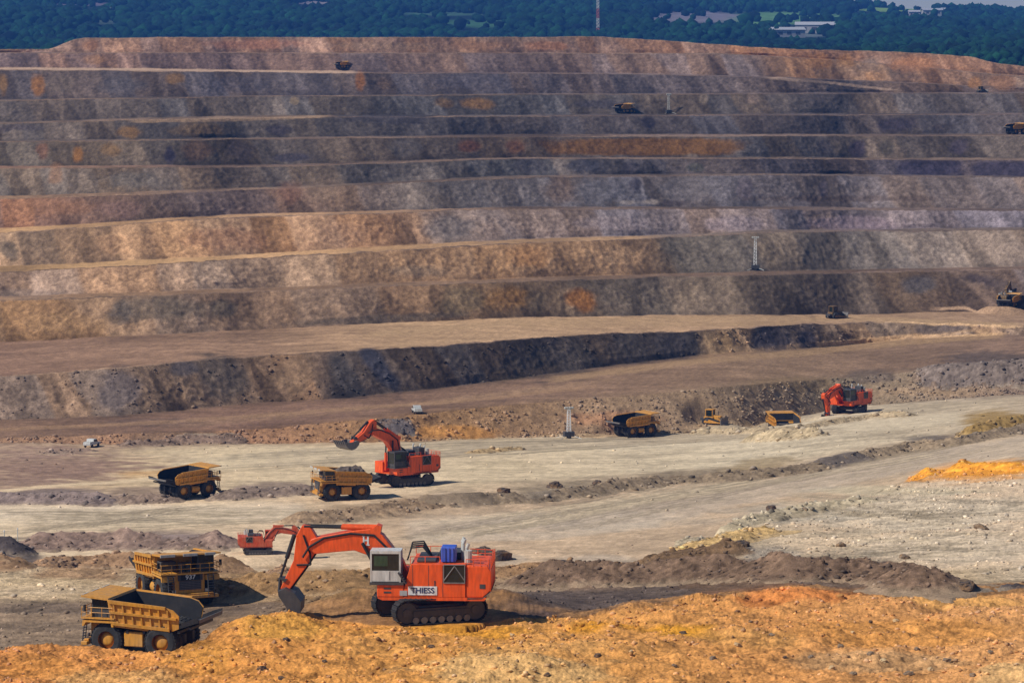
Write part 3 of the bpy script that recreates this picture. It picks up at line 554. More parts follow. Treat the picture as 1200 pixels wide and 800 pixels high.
for k in range(110):
    kind = k % 4
    if kind == 0: y0, y1, x0, x1 = 610 + RNG.uniform(-14, 16), 598 + RNG.uniform(-10, 14), RNG.uniform(-30, 120), RNG.uniform(220, 380)
    elif kind == 1: x0, x1 = RNG.uniform(450, 700), RNG.uniform(760, 1180); y0, y1 = 625 - (x0 - 450) * .07 + RNG.uniform(-10, 12), 618 - (x1 - 450) * .14 + RNG.uniform(-8, 8)
    elif kind == 2: x0, x1 = RNG.uniform(180, 500), RNG.uniform(560, 1100); y0, y1 = 545 - (x0 - 180) * .06 + RNG.uniform(-10, 10), 536 - (x1 - 200) * .045 + RNG.uniform(-8, 8)
    else: x0, x1 = RNG.uniform(880, 1000), RNG.uniform(1080, 1220); y0, y1 = RNG.uniform(575, 680), RNG.uniform(575, 680); y1 = y0 + (y1 - y0) * .35
    xm = (x0 + x1) / 2; ym = (y0 + y1) / 2 + RNG.uniform(-4, 4); b_ = RNG.uniform(.60, 1.15); tone = np.array([178, 158, 128]) * b_
    for off in (0, 2.6): track([(x0, y0 + off), (xm, ym + off), (x1, y1 + off)], .75, tuple(tone), .55)
for hw, hc in heap_col:
    w = hw.astype(np.float32) * .85
    t = np.array(S(*hc), np.float32) * np.clip(1 + .35 * n3 + .35 * n1 + .3 * n8, .45, 1.7)[..., None]
    COL = COL * (1 - w[..., None]) + t * w[..., None]
luma = COL @ np.array([.3, .55, .15], np.float32)
wallrow = np.array([1.0 if (isface(segs[i]) or segs[i][0] == 'B' or segs[i] in ('berm', 'ramp', 'bank')) else 0.0 for i in rows_seg])[:, None, None]
wd = np.clip((PC - 850) / 900, 0, 1)[..., None]
gain = np.array([1.26, 1.15, 1.0]) * (1 - wd) + np.array([1.2, 1.13, 1.02]) * wd
COL = COL * (1 + wallrow * (gain - 1))
ng = np.array([1.0 if segs[i] in ('fore', 'foreback') else .55 if segs[i] in ('nf', 'ne') else .0 for i in rows_seg])[:, None]
n09 = perlin(BX / .9 + 31, BY / 1.6, BZ / .9)
COL = COL * (1 + ng * np.clip(.34 * n05 + .38 * n09 + .22 * n3, -.7, .8))[..., None]
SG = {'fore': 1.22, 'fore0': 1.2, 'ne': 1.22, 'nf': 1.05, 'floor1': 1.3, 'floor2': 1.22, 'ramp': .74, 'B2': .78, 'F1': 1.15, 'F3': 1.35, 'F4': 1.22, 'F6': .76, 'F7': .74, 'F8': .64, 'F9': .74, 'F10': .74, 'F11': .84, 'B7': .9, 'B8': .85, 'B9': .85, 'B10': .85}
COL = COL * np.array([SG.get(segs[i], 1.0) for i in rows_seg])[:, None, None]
COL = COL * KC; COL = np.clip(COL, .006, None); COL = COL * np.minimum(1, .72 / COL.max(-1, keepdims=True))

# ---- meshes
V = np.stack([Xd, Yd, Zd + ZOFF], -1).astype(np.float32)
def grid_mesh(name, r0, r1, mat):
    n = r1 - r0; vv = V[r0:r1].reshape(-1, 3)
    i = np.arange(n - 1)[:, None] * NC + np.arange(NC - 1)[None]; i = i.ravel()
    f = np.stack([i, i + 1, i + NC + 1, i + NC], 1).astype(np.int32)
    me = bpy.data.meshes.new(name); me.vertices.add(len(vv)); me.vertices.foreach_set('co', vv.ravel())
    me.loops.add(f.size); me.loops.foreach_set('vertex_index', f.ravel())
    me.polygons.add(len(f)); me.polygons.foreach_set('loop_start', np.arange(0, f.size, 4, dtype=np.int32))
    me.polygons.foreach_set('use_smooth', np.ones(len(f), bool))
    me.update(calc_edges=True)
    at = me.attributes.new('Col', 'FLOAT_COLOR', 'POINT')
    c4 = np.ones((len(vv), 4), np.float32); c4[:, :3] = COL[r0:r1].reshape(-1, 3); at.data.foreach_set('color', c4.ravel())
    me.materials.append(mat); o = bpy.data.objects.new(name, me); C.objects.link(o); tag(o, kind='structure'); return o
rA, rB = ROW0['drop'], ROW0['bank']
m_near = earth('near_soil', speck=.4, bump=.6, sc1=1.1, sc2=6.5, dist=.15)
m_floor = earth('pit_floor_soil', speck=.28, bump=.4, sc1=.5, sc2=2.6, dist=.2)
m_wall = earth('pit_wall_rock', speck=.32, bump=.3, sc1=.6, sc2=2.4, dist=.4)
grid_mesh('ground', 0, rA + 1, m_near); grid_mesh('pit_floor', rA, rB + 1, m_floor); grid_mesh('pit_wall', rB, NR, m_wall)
# ---- spoil heaps and windrows: finer strips laid along their foot lines
colpx = xs
def base_z(x, y):                                   # height of the untouched ground under world x, y
    z = np.full(x.shape, -70.0)
    for _ in range(3):
        px = 600 + FPX * x / (y * CP - z * SP)
        j = np.clip(np.searchsorted(colpx, px), 1, NC - 1)
        zz = np.empty_like(z)
        for jj in np.unique(j):
            m_ = j == jj; zz[m_] = np.interp(y[m_], BY[:, jj], BZ[:, jj])
        z = zz
    return z
HV, HC = [], []
for W, h, w, hc in heap_world:
    Pw = np.array([q[:3] for q in W]); cd = float(np.hypot(Pw[:, 1], Pw[:, 2]).mean()); step = np.clip(cd / 1500, .2, .42)
    d0 = (Pw[-1, :2] - Pw[0, :2]); d0 = d0 / (np.linalg.norm(d0) + 1e-6)
    ext = [Pw[0, :2] - d0 * w * 1.25] + [q[:2] for q in Pw] + [Pw[-1, :2] + d0 * w * 1.25]; ext = np.array(ext)
    seg = np.hypot(*np.diff(ext, axis=0).T); cum = np.concatenate([[0], np.cumsum(seg)])
    nu = max(12, int(cum[-1] / step)); u = np.linspace(0, cum[-1], nu)
    cx, cy = np.interp(u, cum, ext[:, 0]), np.interp(u, cum, ext[:, 1])
    if nu > 20:
        ker = np.ones(9) / 9; cx2, cy2 = np.convolve(np.pad(cx, 4, mode='edge'), ker, 'valid'), np.convolve(np.pad(cy, 4, mode='edge'), ker, 'valid'); cx, cy = cx2, cy2
    tx, ty_ = np.gradient(cx), np.gradient(cy); ln = np.hypot(tx, ty_) + 1e-9; nx, ny = -ty_ / ln, tx / ln
    nv = max(14, int(2.6 * w / step)); vv_ = np.linspace(-1.3 * w, 1.3 * w, nv)
    X_ = cx[:, None] + nx[:, None] * vv_[None]; Y_ = cy[:, None] + ny[:, None] * vv_[None]
    core = ext[1:-1]; d = np.full(X_.shape, 1e9)
    for a_, b_ in zip(core[:-1], core[1:]):
        ab = b_ - a_; t = np.clip(((X_ - a_[0]) * ab[0] + (Y_ - a_[1]) * ab[1]) / (ab @ ab + 1e-6), 0, 1); d = np.minimum(d, np.hypot(X_ - a_[0] - t * ab[0], Y_ - a_[1] - t * ab[1]))
    o_ = X_ * 0
    m8, m3, m1, m05 = perlin(X_ / 8, Y_ / 8, o_ + 2), perlin(X_ / 2.8, Y_ / 2.8, o_ + 5), perlin(X_ / 1.1, Y_ / 1.1, o_ + 8), perlin(X_ / .5, Y_ / .5, o_ + 1)
    d = d + .9 * m8 + .7 * m3 + .3 * m1
    g = np.clip(1 - d / w, 0, 1); g = g * g * (3 - 2 * g) * .3 + g * .7
    edge = np.maximum(np.abs(vv_)[None] / (1.3 * w), 0 * u[:, None]); edge = np.maximum(edge, 1 - np.minimum(u, cum[-1] - u)[:, None] / (.9 * w))
    Zh = base_z(X_, Y_) + g * h * (1 + .5 * m8 + .3 * m3) + sstep(0, .25, g) * (.42 * np.abs(m3) + .34 * np.abs(m1) + .2 * m05 - .1) - .5 * sstep(.75, 1, edge) - .12
    col = np.array(S(*hc)) * np.clip(1 + .35 * m3 + .45 * m1 + .3 * m8 + .5 * m05, .3, 2.0)[..., None] * KC * 1.22
    fines = sstep(.35, .05, g)[..., None] * .35
    col = col * (1 - fines) + np.array(S(178, 156, 126)) * 1.15 * fines
    vh = np.stack([X_, Y_, Zh + ZOFF], -1).reshape(-1, 3).astype(np.float32); HV.append(vh[(g > .12).ravel()]); HC.append(col.reshape(-1, 3)[(g > .12).ravel()])
    me = bpy.data.meshes.new('spoil_heap'); i = (np.arange(nu - 1)[:, None] * nv + np.arange(nv - 1)[None]).ravel(); f_ = np.stack([i, i + 1, i + nv + 1, i + nv], 1).astype(np.int32)
    me.vertices.add(len(vh)); me.vertices.foreach_set('co', vh.ravel()); me.loops.add(f_.size); me.loops.foreach_set('vertex_index', f_.ravel())
    me.polygons.add(len(f_)); me.polygons.foreach_set('loop_start', np.arange(0, f_.size, 4, dtype=np.int32)); me.polygons.foreach_set('use_smooth', np.ones(len(f_), bool)); me.update(calc_edges=True)
    bmh = bmesh.new(); bmh.from_mesh(me); bmesh.ops.recalc_face_normals(bmh, faces=bmh.faces)
    if sum(f.normal.z for f in bmh.faces) < 0: bmesh.ops.reverse_faces(bmh, faces=bmh.faces)
    bmh.to_mesh(me); bmh.free()
    at = me.attributes.new('Col', 'FLOAT_COLOR', 'POINT'); c4 = np.ones((len(vh), 4), np.float32); c4[:, :3] = np.clip(col, .006, .85).reshape(-1, 3); at.data.foreach_set('color', c4.ravel())
    me.materials.append(m_near if cd < 450 else m_floor); o = bpy.data.objects.new('spoil_heap', me); C.objects.link(o); tag(o, kind='structure')
HV = np.concatenate(HV); HC = np.concatenate(HC)
def ground_at(px, py, lo=0):                       # visible ground under a photo pixel (after relief)
    j = int(np.argmin(np.abs(xs - px))); X_, Y_, c_ = project(Xd[lo:, j], Yd[lo:, j], Zd[lo:, j])
    r = lo + int(np.argmax(Y_ <= py)); return Vector((Xd[r, j], Yd[r, j], Zd[r, j] + ZOFF)), r, j

# ------------------------------------------------------------------ wooded country beyond the rim
def hill_z(X, Y):
    t = np.clip((Y - 3600) / 3300, 0, 1); t = t * t * (3 - 2 * t) * .6 + t * .4
    crest = np.interp(X / Y, [-.2, -.08, .03, .08, .108, .125, .145, .19], [70, 64, 58, 40, 31, 27, 21, 22])
    z = -36 + 10 * np.clip((Y - 2000) / 1600, 0, 1) + (crest + 26) * t + 14 * perlin(X / 800, Y / 900, Y * 0 + .5) * np.clip((Y - 2300) / 1500, 0, 1) * (1 - t ** 3) + 4 * perlin(X / 260, Y / 400, Y * 0 + 3)
    return np.where(Y > 6900, z - (Y - 6900) * .012, z)
hx = np.linspace(-.3, .3, 240)[None]; hy = np.concatenate([np.linspace(1950, 7000, 190), np.linspace(7100, 12000, 12)])[:, None]
HX = hx * hy; HY = np.repeat(hy, 240, 1); HZ = hill_z(HX, HY)
hpx, hpy, _ = project(HX, HY, HZ)
me = bpy.data.meshes.new('hills'); i = (np.arange(HX.shape[0] - 1)[:, None] * 240 + np.arange(239)[None]).ravel()
hv = np.stack([HX, HY, HZ + ZOFF], -1).reshape(-1, 3)
me.from_pydata(hv.tolist(), [], np.stack([i, i + 1, i + 241, i + 240], 1).tolist())
me.polygons.foreach_set('use_smooth', [True] * len(me.polygons))
CLEAR = [(920, 21, 100, 8, (92, 128, 76)), (1050, 11, 55, 4, (118, 146, 66)), (815, 20, 62, 8, (120, 112, 116)), (940, 41, 34, 4, (96, 104, 100)), (1090, 19, 24, 2.5, (80, 100, 70)),
         (120, 26, 26, 3, (70, 84, 70)), (255, 27, 12, 2, (110, 104, 90)), (560, 28, 50, 5, (60, 96, 60)), (370, 3, 28, 3, (130, 120, 120)), (110, 5, 60, 2.5, (104, 92, 100)), (520, 16, 60, 3, (62, 90, 66))]
hc = np.zeros((HX.size, 4), np.float32); hc[:] = (*S(20, 34, 28), 1); hpxf, hpyf = hpx.ravel(), hpy.ravel()
nh = perlin(hv[:, 0] / 60, hv[:, 1] / 120, hv[:, 2] * 0)
for cx, cy, rx, ry, c in CLEAR:
    w = 1 - sstep(.6, 1.15, np.hypot((hpxf - cx) / rx, (hpyf - cy) / ry) + .3 * nh); hc[:, :3] = hc[:, :3] * (1 - w[:, None]) + np.array(S(*c)) * w[:, None]
at = me.attributes.new('Col', 'FLOAT_COLOR', 'POINT'); at.data.foreach_set('color', hc.ravel())
me.materials.append(earth('hill_soil', speck=.3, bump=.2, sc1=.02, sc2=.1, dist=2)); me.update()
o = bpy.data.objects.new('hills', me); C.objects.link(o); tag(o, kind='structure')

def ico(sub):
    bm = bmesh.new(); bmesh.ops.create_icosphere(bm, subdivisions=sub, radius=1)
    v = np.array([p.co[:] for p in bm.verts], np.float32); f = np.array([[q.index for q in p.verts] for p in bm.faces], np.int32); bm.free(); return v, f
def scatter_mesh(name, pos, scale, cols, tmpl, mat, kind='stuff', squash=(1, 1, 1), jag=.3, rot=True):
    """many low-poly lumps joined in one mesh"""
    v0, f0 = tmpl; n = len(pos); k = len(v0)
    var = [v0 * (1 + jag * RNG.uniform(-1, 1, (k, 1))) * np.array(squash) for _ in range(24)]
    var = np.array(var, np.float32)[RNG.integers(0, 24, n)]
    if rot:
        a = RNG.uniform(0, 6.283, n); ca, sa = np.cos(a)[:, None], np.sin(a)[:, None]
        x, y = var[..., 0] * ca - var[..., 1] * sa, var[..., 0] * sa + var[..., 1] * ca; var = np.stack([x, y, var[..., 2]], -1)
    vv = (var * scale[:, None, :] + pos[:, None, :]).reshape(-1, 3).astype(np.float32)
    ff = (f0[None] + (np.arange(n) * k)[:, None, None]).reshape(-1, 3).astype(np.int32)
    me = bpy.data.meshes.new(name); me.vertices.add(len(vv)); me.vertices.foreach_set('co', vv.ravel())
    me.loops.add(ff.size); me.loops.foreach_set('vertex_index', ff.ravel())
    me.polygons.add(len(ff)); me.polygons.foreach_set('loop_start', np.arange(0, ff.size, 3, dtype=np.int32)); me.update(calc_edges=True)
    at = me.attributes.new('Col', 'FLOAT_COLOR', 'POINT'); c4 = np.ones((n, k, 4), np.float32); c4[..., :3] = cols[:, None, :]; at.data.foreach_set('color', c4.ravel())
    me.materials.append(mat); o = bpy.data.objects.new(name, me); C.objects.link(o); tag(o, kind=kind); return o
m_leaf = earth('tree_crowns', speck=.45, bump=.0, sc1=.12, sc2=.6, dist=.3)
n = 30000
ty = 2600 + (RNG.uniform(0, 1, n) ** .8) * 4400; tx = RNG.uniform(-.19, .19, n) * ty
tz = hill_z(tx, ty); tpx, tpy, _ = project(tx, ty, tz)
keep = (perlin(tx / 150, ty / 260, ty * 0) > -.42)
for cx, cy, rx, ry, c in CLEAR: keep &= (np.hypot((tpx - cx) / rx, (tpy - cy - 5) / (ry * 1.25 + 3)) > RNG.uniform(.8, 1.1, n)) | (RNG.uniform(0, 1, n) < .04)
tx, ty, tz = tx[keep], ty[keep], tz[keep]; n = len(tx)
h = RNG.uniform(3.5, 9, n) * np.clip(ty / 4500, .6, 1) * (1 + .4 * perlin(tx / 90, ty / 90, ty * 0 + 7))
g = .5 + .5 * perlin(tx / 160, ty / 200, ty * 0 + 11) + RNG.uniform(-.25, .25, n); g = np.clip(g, 0, 1)[:, None]
cols = np.array(S(10, 24, 26)) * (1 - g) + np.array(S(24, 62, 38)) * g; cols *= RNG.uniform(.6, 1.3, (n, 1))
scatter_mesh('forest', np.stack([tx, ty, tz + ZOFF + h * .7], 1), np.stack([h * RNG.uniform(.8, 1.3, n), h * RNG.uniform(.8, 1.3, n), h], 1), cols.astype(np.float32), ico(1), m_leaf, jag=.28)

# haze over the pit and the country behind it
hz = MB().box(-5200, 5200, -60, 12600, -12, 330)
m, nt, b = new_mat('haze_air'); nt.nodes.remove(b)
pv = nt.nodes.new('ShaderNodeVolumePrincipled'); pv.inputs['Color'].default_value = (.10, .34, 1.0, 1); pv.inputs['Density'].default_value = 7.5e-5; pv.inputs['Anisotropy'].default_value = .2
nt.links.new(pv.outputs[0], nt.nodes['Material Output'].inputs['Volume'])
tag(hz.build('haze', m), kind='stuff')

# ------------------------------------------------------------------ loose rock
m_rock = earth('loose_rock', speck=.35, bump=.5, sc1=2.0, sc2=9, dist=.1)
def rock_sites(n, weight, lo=None):
    w = weight.ravel(); w = w / w.sum(); ii = RNG.choice(len(w), n, p=w); return ii
area = np.gradient(BY, axis=0).clip(0.001, 5) * np.gradient(BX, axis=1).clip(0.001, 3)
infr = ((PX > -30) & (PX < 1230) & (PY < 830)).astype(np.float32)
def rubble(name, n, weight, smin, smax, pw=2.2, tint=.3, tmpl=ico(1), grey=.3):
    ii = rock_sites(n, weight * area * infr)
    p = V.reshape(-1, 3)[ii].copy(); s = smin + (smax - smin) * RNG.uniform(0, 1, n) ** pw
    p[:, 0] += RNG.uniform(-.3, .3, n); p[:, 2] += s * .15
    c = COL.reshape(-1, 3)[ii] * RNG.uniform(1 - tint, 1 + tint, (n, 1)); lum = c.mean(1, keepdims=True); gm = RNG.uniform(0, grey, (n, 1)); c = c * (1 - gm) + lum * gm
    scatter_mesh(name, p, np.stack([s * RNG.uniform(.7, 1.4, n), s * RNG.uniform(.7, 1.3, n), s * RNG.uniform(.5, 1.0, n)], 1), c.astype(np.float32), tmpl, m_rock, jag=.42)
sg = lambda *names: np.isin(rows_seg, [i for i, s in enumerate(segs) if s in names]).astype(np.float32)[:, None]
clump = np.clip(n8 * 1.0 + .5, .08, 1) * np.clip(n3 * .8 + .6, .1, 1)
rubble('foreground_rubble', 8000, sg('fore') * clump, .03, .24, 6.0, .5)
rubble('bank_rubble', 5000, sg('nf', 'ne') * clump, .04, .3, 5.0, .5)
rubble('floor_rubble', 900, sg('floor1', 'floor2') * clump, .06, .35, 5.0, .5)
rubble('slope_rubble', 5000, (sg('bank') + sg('F1') * .3) * clump, .1, .5, 4.5, .4)
n = 13000; ii = RNG.integers(0, len(HV), n); p = HV[ii].copy(); sc_ = np.clip(p[:, 1] / 600, .55, 1.25)
s_ = (.05 + .5 * RNG.uniform(0, 1, n) ** 4.2) * sc_; p[:, 2] += s_ * .1
c = HC[ii] * RNG.uniform(.55, 1.5, (n, 1)); lum = c.mean(1, keepdims=True); gm = RNG.uniform(0, .3, (n, 1)); c = c * (1 - gm) + lum * gm
scatter_mesh('heap_rubble', p, np.stack([s_ * RNG.uniform(.7, 1.5, n), s_ * RNG.uniform(.7, 1.3, n), s_ * RNG.uniform(.5, 1.0, n)], 1), np.clip(c, .01, .8).astype(np.float32), ico(1), m_rock, jag=.45)

# ------------------------------------------------------------------ machines
def stand(root, key, heading, scale=1.0, dz=0.0):
    x, y, z = POS[key]; root.location = (x, y, z + ZOFF + dz); root.rotation_euler = (0, 0, R(heading)); root.scale = (scale,) * 3
def rot2(p, a, o=(0, 0)):
    c, s = math.cos(a), math.sin(a); return (o[0] + p[0] * c - p[1] * s, o[1] + p[0] * s + p[1] * c)

def excavator(label, group, boom_a, arm_a, bucket_a, track_yaw, body='orange', sign=False, name='mining_excavator', cabcol='white', tank='steel'):
    root = empty(name); tag(root, label, 'excavator', group)
    B = M[body]; ty = R(track_yaw); rz = lambda v: Vector((v.x * math.cos(ty) - v.y * math.sin(ty), v.x * math.sin(ty) + v.y * math.cos(ty), v.z))
    # undercarriage
    for sd in (1, -1):
        yc = sd * 2.75; L_, r = 3.2, 1.08
        fr = MB().prism([(-3.3, .35), (3.3, .35), (3.5, .8), (3.1, 1.45), (-3.1, 1.45), (-3.5, .8)], yc - .38, yc + .38)
        fr.box(-2.6, 2.6, yc - .46, yc + .46, .75, 1.25).xf(rz)
        tf = fr.build('track_frame', M['steel'], root)
        ch = MB(); per = 2 * 2 * L_ + 2 * math.pi * r; n = 46
        for i in range(n):
            s = per * i / n
            if s < 2 * L_: x, z, a = -L_ + s, 2 * r + .08, 0
            elif s < 2 * L_ + math.pi * r: t = (s - 2 * L_) / r; x, z, a = L_ + r * math.sin(t), r + .08 + r * math.cos(t), -t
            elif s < 4 * L_ + math.pi * r: x, z, a = L_ - (s - 2 * L_ - math.pi * r), .08, math.pi
            else: t = (s - 4 * L_ - math.pi * r) / r; x, z, a = -L_ - r * math.sin(t), r + .08 - r * math.cos(t), math.pi - t
            for q in ((-.19, -.05, .19, .03), (-.16, .03, -.08, .08)):
                pl = [rot2(p, a, (x, z)) for p in ((q[0], q[1]), (q[2], q[1]), (q[2], q[3]), (q[0], q[3]))]
                ch.prism(pl, yc - .62, yc + .62)
        ch.xf(rz).build('track_chain', M['black'], tf)
        for x, nm in ((3.2, 'idler'), (-3.2, 'sprocket')):
            MB().cyl((x, yc - .4, 1.1), (x, yc + .4, 1.1), .92, 18).cyl((x, yc - .5, 1.1), (x, yc + .5, 1.1), .4, 12).xf(rz).build(nm, M['steel'], tf)
        for k in range(7):
            x = -2.4 + .8 * k; MB().cyl((x, yc - .5, .42), (x, yc + .5, .42), .3, 12).xf(rz).build('roller', M['worn'], tf)
    MB().box(-1.9, 1.9, -2.6, 2.6, .9, 1.6).cyl((0, 0, 1.5), (0, 0, 2.15), 1.7, 24).xf(rz).build('centre_frame', M['steel'], root)
    # upper structure
    MB().prism([(-5.1, 2.12), (3.9, 2.12), (4.3, 2.3), (4.3, 2.42), (-5.3, 2.42)], -3.3, 3.3).build('deck', B, root)
    fm = MB().box(2.0, 4.35, 1.05, 3.34, 2.42, 3.5).build('front_module', B, root, bevel=.05)
    for z in (3.1, 2.75): MB().box(3.1, 3.75, 3.34, 3.36, z, z + .16).build('vent', M['steel'], fm)
    fm2 = MB().box(2.0, 4.2, -3.34, -1.05, 2.42, 4.3).build('front_module', B, root, bevel=.05)
    eh = MB().prism([(-3.45, 2.42), (1.95, 2.42), (1.95, 3.3), (1.35, 5.35), (-3.45, 5.35)], -3.32, 3.32).build('engine_house', B, root, bevel=.04)
    for x in (1.2, -.2, -1.45): MB().box(x - .02, x + .02, 3.321, 3.335, 2.5, 5.25).build('panel_joint', M['steel'], eh)
    for x in (-.75,): MB().box(x - .05, x + .05, 3.322, 3.36, 2.7, 3.9).build('door_handle', M['steel'], eh)
    for sd in (1, -1):
        g = MB().box(-3.35, -1.6, sd * 3.32 - .015, sd * 3.32 + .015, 3.75, 5.25).build('radiator_grille', M['glass'], root)
        f = MB()
        for a, b in (((-3.4, 3.7), (-1.55, 3.7)), ((-3.4, 5.3), (-1.55, 5.3)), ((-3.4, 3.7), (-3.4, 5.3)), ((-1.55, 3.7), (-1.55, 5.3)), ((-3.4, 3.9), (-2.5, 5.2)), ((-1.55, 3.9), (-2.5, 5.2))):
            f.cyl((a[0], sd * 3.36, a[1]), (b[0], sd * 3.36, b[1]), .055, 6)
        f.build('grille_frame', M['worn'], g)
    cw = MB().prism([(-3.5, 2.42), (-5.0, 2.42), (-5.65, 3.0), (-5.7, 4.7), (-5.4, 5.2), (-3.5, 5.2)], -3.25, 3.25).build('counterweight', B, root, bevel=.08)
    MB().prism([(-3.6, 2.2), (-4.9, 2.25), (-5.7, 2.9), (-5.75, 3.0), (-5.0, 2.4), (-3.6, 2.4)], -3.3, 3.3).build('skid_edge', M['worn'], cw)
    for sd in (1,): MB().box(-5.2, -4.7, sd * 3.25, sd * 3.25 + .03, 3.2, 3.6).build('vent', M['steel'], cw)
    # cab
    cab = MB()
    cab.box(2.25, 4.95, 1.3, 3.4, 6.25, 6.5)
    for x in (2.25, 4.8):
        for y in (1.3, 3.25): cab.box(x, x + .15, y, y + .15, 3.75, 6.25)
    cab.box(2.4, 4.8, 3.28, 3.38, 3.8, 4.75).box(2.4, 4.8, 1.32, 1.42, 3.8, 4.75).box(2.28, 2.38, 1.45, 3.25, 3.8, 6.25).box(4.82, 4.92, 1.45, 3.25, 3.8, 4.3)
    cab = cab.build('cab', M[cabcol], root)
    MB().box(2.42, 4.78, 3.3, 3.33, 4.77, 6.23).build('window', M['glass'], cab)
    MB().box(3.4, 4.6, 3.332, 3.35, 5.15, 6.05).build('window', M['greenglass'], cab)
    MB().box(2.42, 4.78, 1.35, 1.38, 4.77, 6.23).build('window', M['glass'], cab)
    MB().box(4.86, 4.89, 1.47, 3.23, 4.32, 6.23).build('windscreen', M['glass'], cab)
    MB().box(3.2, 3.26, 3.38, 3.4, 3.95, 4.7).build('door_edge', M['worn'], cab)
    MB().box(2.0, 5.0, 1.1, 3.5, 3.5, 3.75).build('cab_base', M['steel'], root)
    st = MB()
    for k in range(5): st.box(2.3 - .12 * k - .15, 2.3 - .12 * k + .15, 3.36, 3.85, 4.55 - .2 * k, 4.6 - .2 * k)
    st.cyl((2.45, 3.85, 4.65), (1.75, 3.85, 3.65), .07, 6).cyl((2.45, 3.38, 4.65), (1.75, 3.38, 3.65), .07, 6).build('stair', M['steel'], root)
    # roof gear
    bt = MB().box(-2.55, -1.25, .7, 2.6, 5.42, 6.75).build('tank', M[tank], root, bevel=.06)
    for x in (-2.3, -1.95, -1.6): MB().box(x - .04, x + .04, 2.6, 2.68, 5.5, 6.7).build('tank_rib', M[tank], bt)
    MB().box(-2.9, -.9, -2.6, .5, 5.38, 6.0).box(-.8, .9, -2.4, 2.4, 5.38, 5.62).build('engine_cover', M['steel'], root, bevel=.05)
    for x, y, h in ((-3.1, .6, 7.2), (-3.45, 1.3, 6.9), (-2.9, -1.2, 7.1)): MB().cyl((x, y, 5.3), (x, y, h - .4), .14, 10).cyl((x, y, h - .4), (x - .15, y, h), .16, 10).build('exhaust_pipe', M['galv'], root)
    MB().cyl((-3.6, 2.0, 5.25), (-3.6, 2.0, 6.4), .35, 12).build('air_filter', M['galv'], root)
    for sd in (3.2, -3.2):
        hr = MB()
        for z in (5.45, 5.8): hr.cyl((-5.5, sd, z - .1), (-3.5, sd, z), .035, 6)
        for x in (-5.5, -4.8, -4.15, -3.5): hr.cyl((x, sd, 5.1), (x, sd, 5.8), .035, 6)
        hr.build('handrail', B, root)
        hr = MB().cyl((-1.2, sd, 6.0), (1.4, sd, 6.0), .035, 6)
        for x in (-1.2, .1, 1.4): hr.cyl((x, sd, 5.3), (x, sd, 6.0), .035, 6)
        hr.build('handrail', B, root)
    hr = MB()
    for z in (5.45, 5.8): hr.cyl((-5.66, -3.2, z), (-5.66, 3.2, z), .035, 6)
    for k in range(6): hr.cyl((-5.68, 3.2 - 1.28 * k, 2.9), (-5.68, 3.2 - 1.28 * k, 5.8), .035, 6)
    hr.build('handrail', B, root)
    ho = MB()
    for k in range(4):
        pts = [(1.9 - .0 * k, .6 - .35 * k, 5.3), (1.5, .6 - .35 * k, 6.4 + .12 * k), (.5, .6 - .35 * k, 6.5 + .12 * k), (-.3, .6 - .35 * k, 5.5)]
        ho.tube(pts, .07)
    ho.build('hydraulic_hose', M['black'], root)
    # attachment, laid out in the plane of the boom
    foot = (2.1, 3.2); ba = R(boom_a); T_ = lambda p: rot2(p, ba, foot)
    boom_pl = [(-.6, .2), (-.1, -.5), (1.9, .55), (3.6, 1.05), (5.3, .95), (8.4, -.75), (9.1, -.55), (9.25, .25), (8.9, .6), (6.2, 2.45), (4.7, 3.3), (3.5, 3.2), (1.0, 1.8)]
    bo = MB().prism([T_(p) for p in boom_pl], -.75, .75).build('boom', B, root, bevel=.06)
    tip = T_((8.84, 0)); aa = R(arm_a); A_ = lambda p: rot2(p, aa, tip)
    arm_pl = [(-1.15, 1.1), (-.85, 1.75), (.2, 1.7), (2.2, .75), (4.95, .42), (5.2, .05), (4.95, -.3), (2.2, -.5), (-.1, -.55), (-.55, -.1)]
    ar = MB().prism([A_(p) for p in arm_pl], -.55, .55).build('arm', B, root, bevel=.05)
    piv = A_((4.86, .05)); ka = R(bucket_a); K_ = lambda p: rot2(p, ka, piv)
    # bucket: open shell, dig lip at (3.0, 0)
    bk = MB(); prof = [(-.1, .45), (-.2, -.2), (.4, -.95), (1.3, -1.3), (2.2, -1.0), (2.8, -.2)]
    inn = [(.1, .3), (.0, -.12), (.48, -.78), (1.3, -1.1), (2.08, -.84), (2.65, -.16)]
    W_ = 1.6
    bk.prism([K_(p) for p in prof + inn[::-1]], -W_, W_)
    for sd in (-1, 1): bk.prism([K_(p) for p in prof + [(2.7, -.05), (1.4, .1), (.3, .5)]], sd * W_, sd * (W_ + .12))
    bk = bk.build('bucket', M['steel' if sign else 'worn'], root)
    for k in range(6):
        y = -1.55 + .62 * k; MB().prism([K_(p) for p in ((2.4, -.45), (2.75, -.5), (3.3, .25), (2.65, -.1))], y - .13, y + .13).build('tooth', M['worn'], bk)
    def cylinder(name, p, q, y, r, frac=.58):
        m_ = tuple(p[i] + (q[i] - p[i]) * frac for i in (0, 1))
        c = MB().cyl((p[0], y, p[1]), (m_[0], y, m_[1]), r, 12).build(name, M['black'] if 'bucket' in name else B, root)
        MB().cyl((m_[0], y, m_[1]), (q[0], y, q[1]), r * .6, 10).build('piston_rod', M['black'], c)
    for y in (-1.0, 1.0): cylinder('boom_cylinder', (3.6, 2.7), T_((4.9, 1.9)), y, .24)
    for y in (-.45, .45): cylinder('arm_cylinder', T_((4.1, 3.6)), A_((-.85, 1.55)), y, .2, .5)
    lk = A_((4.2, .95)); cylinder('bucket_cylinder', A_((.3, 1.9)), lk, 0, .2, .55)
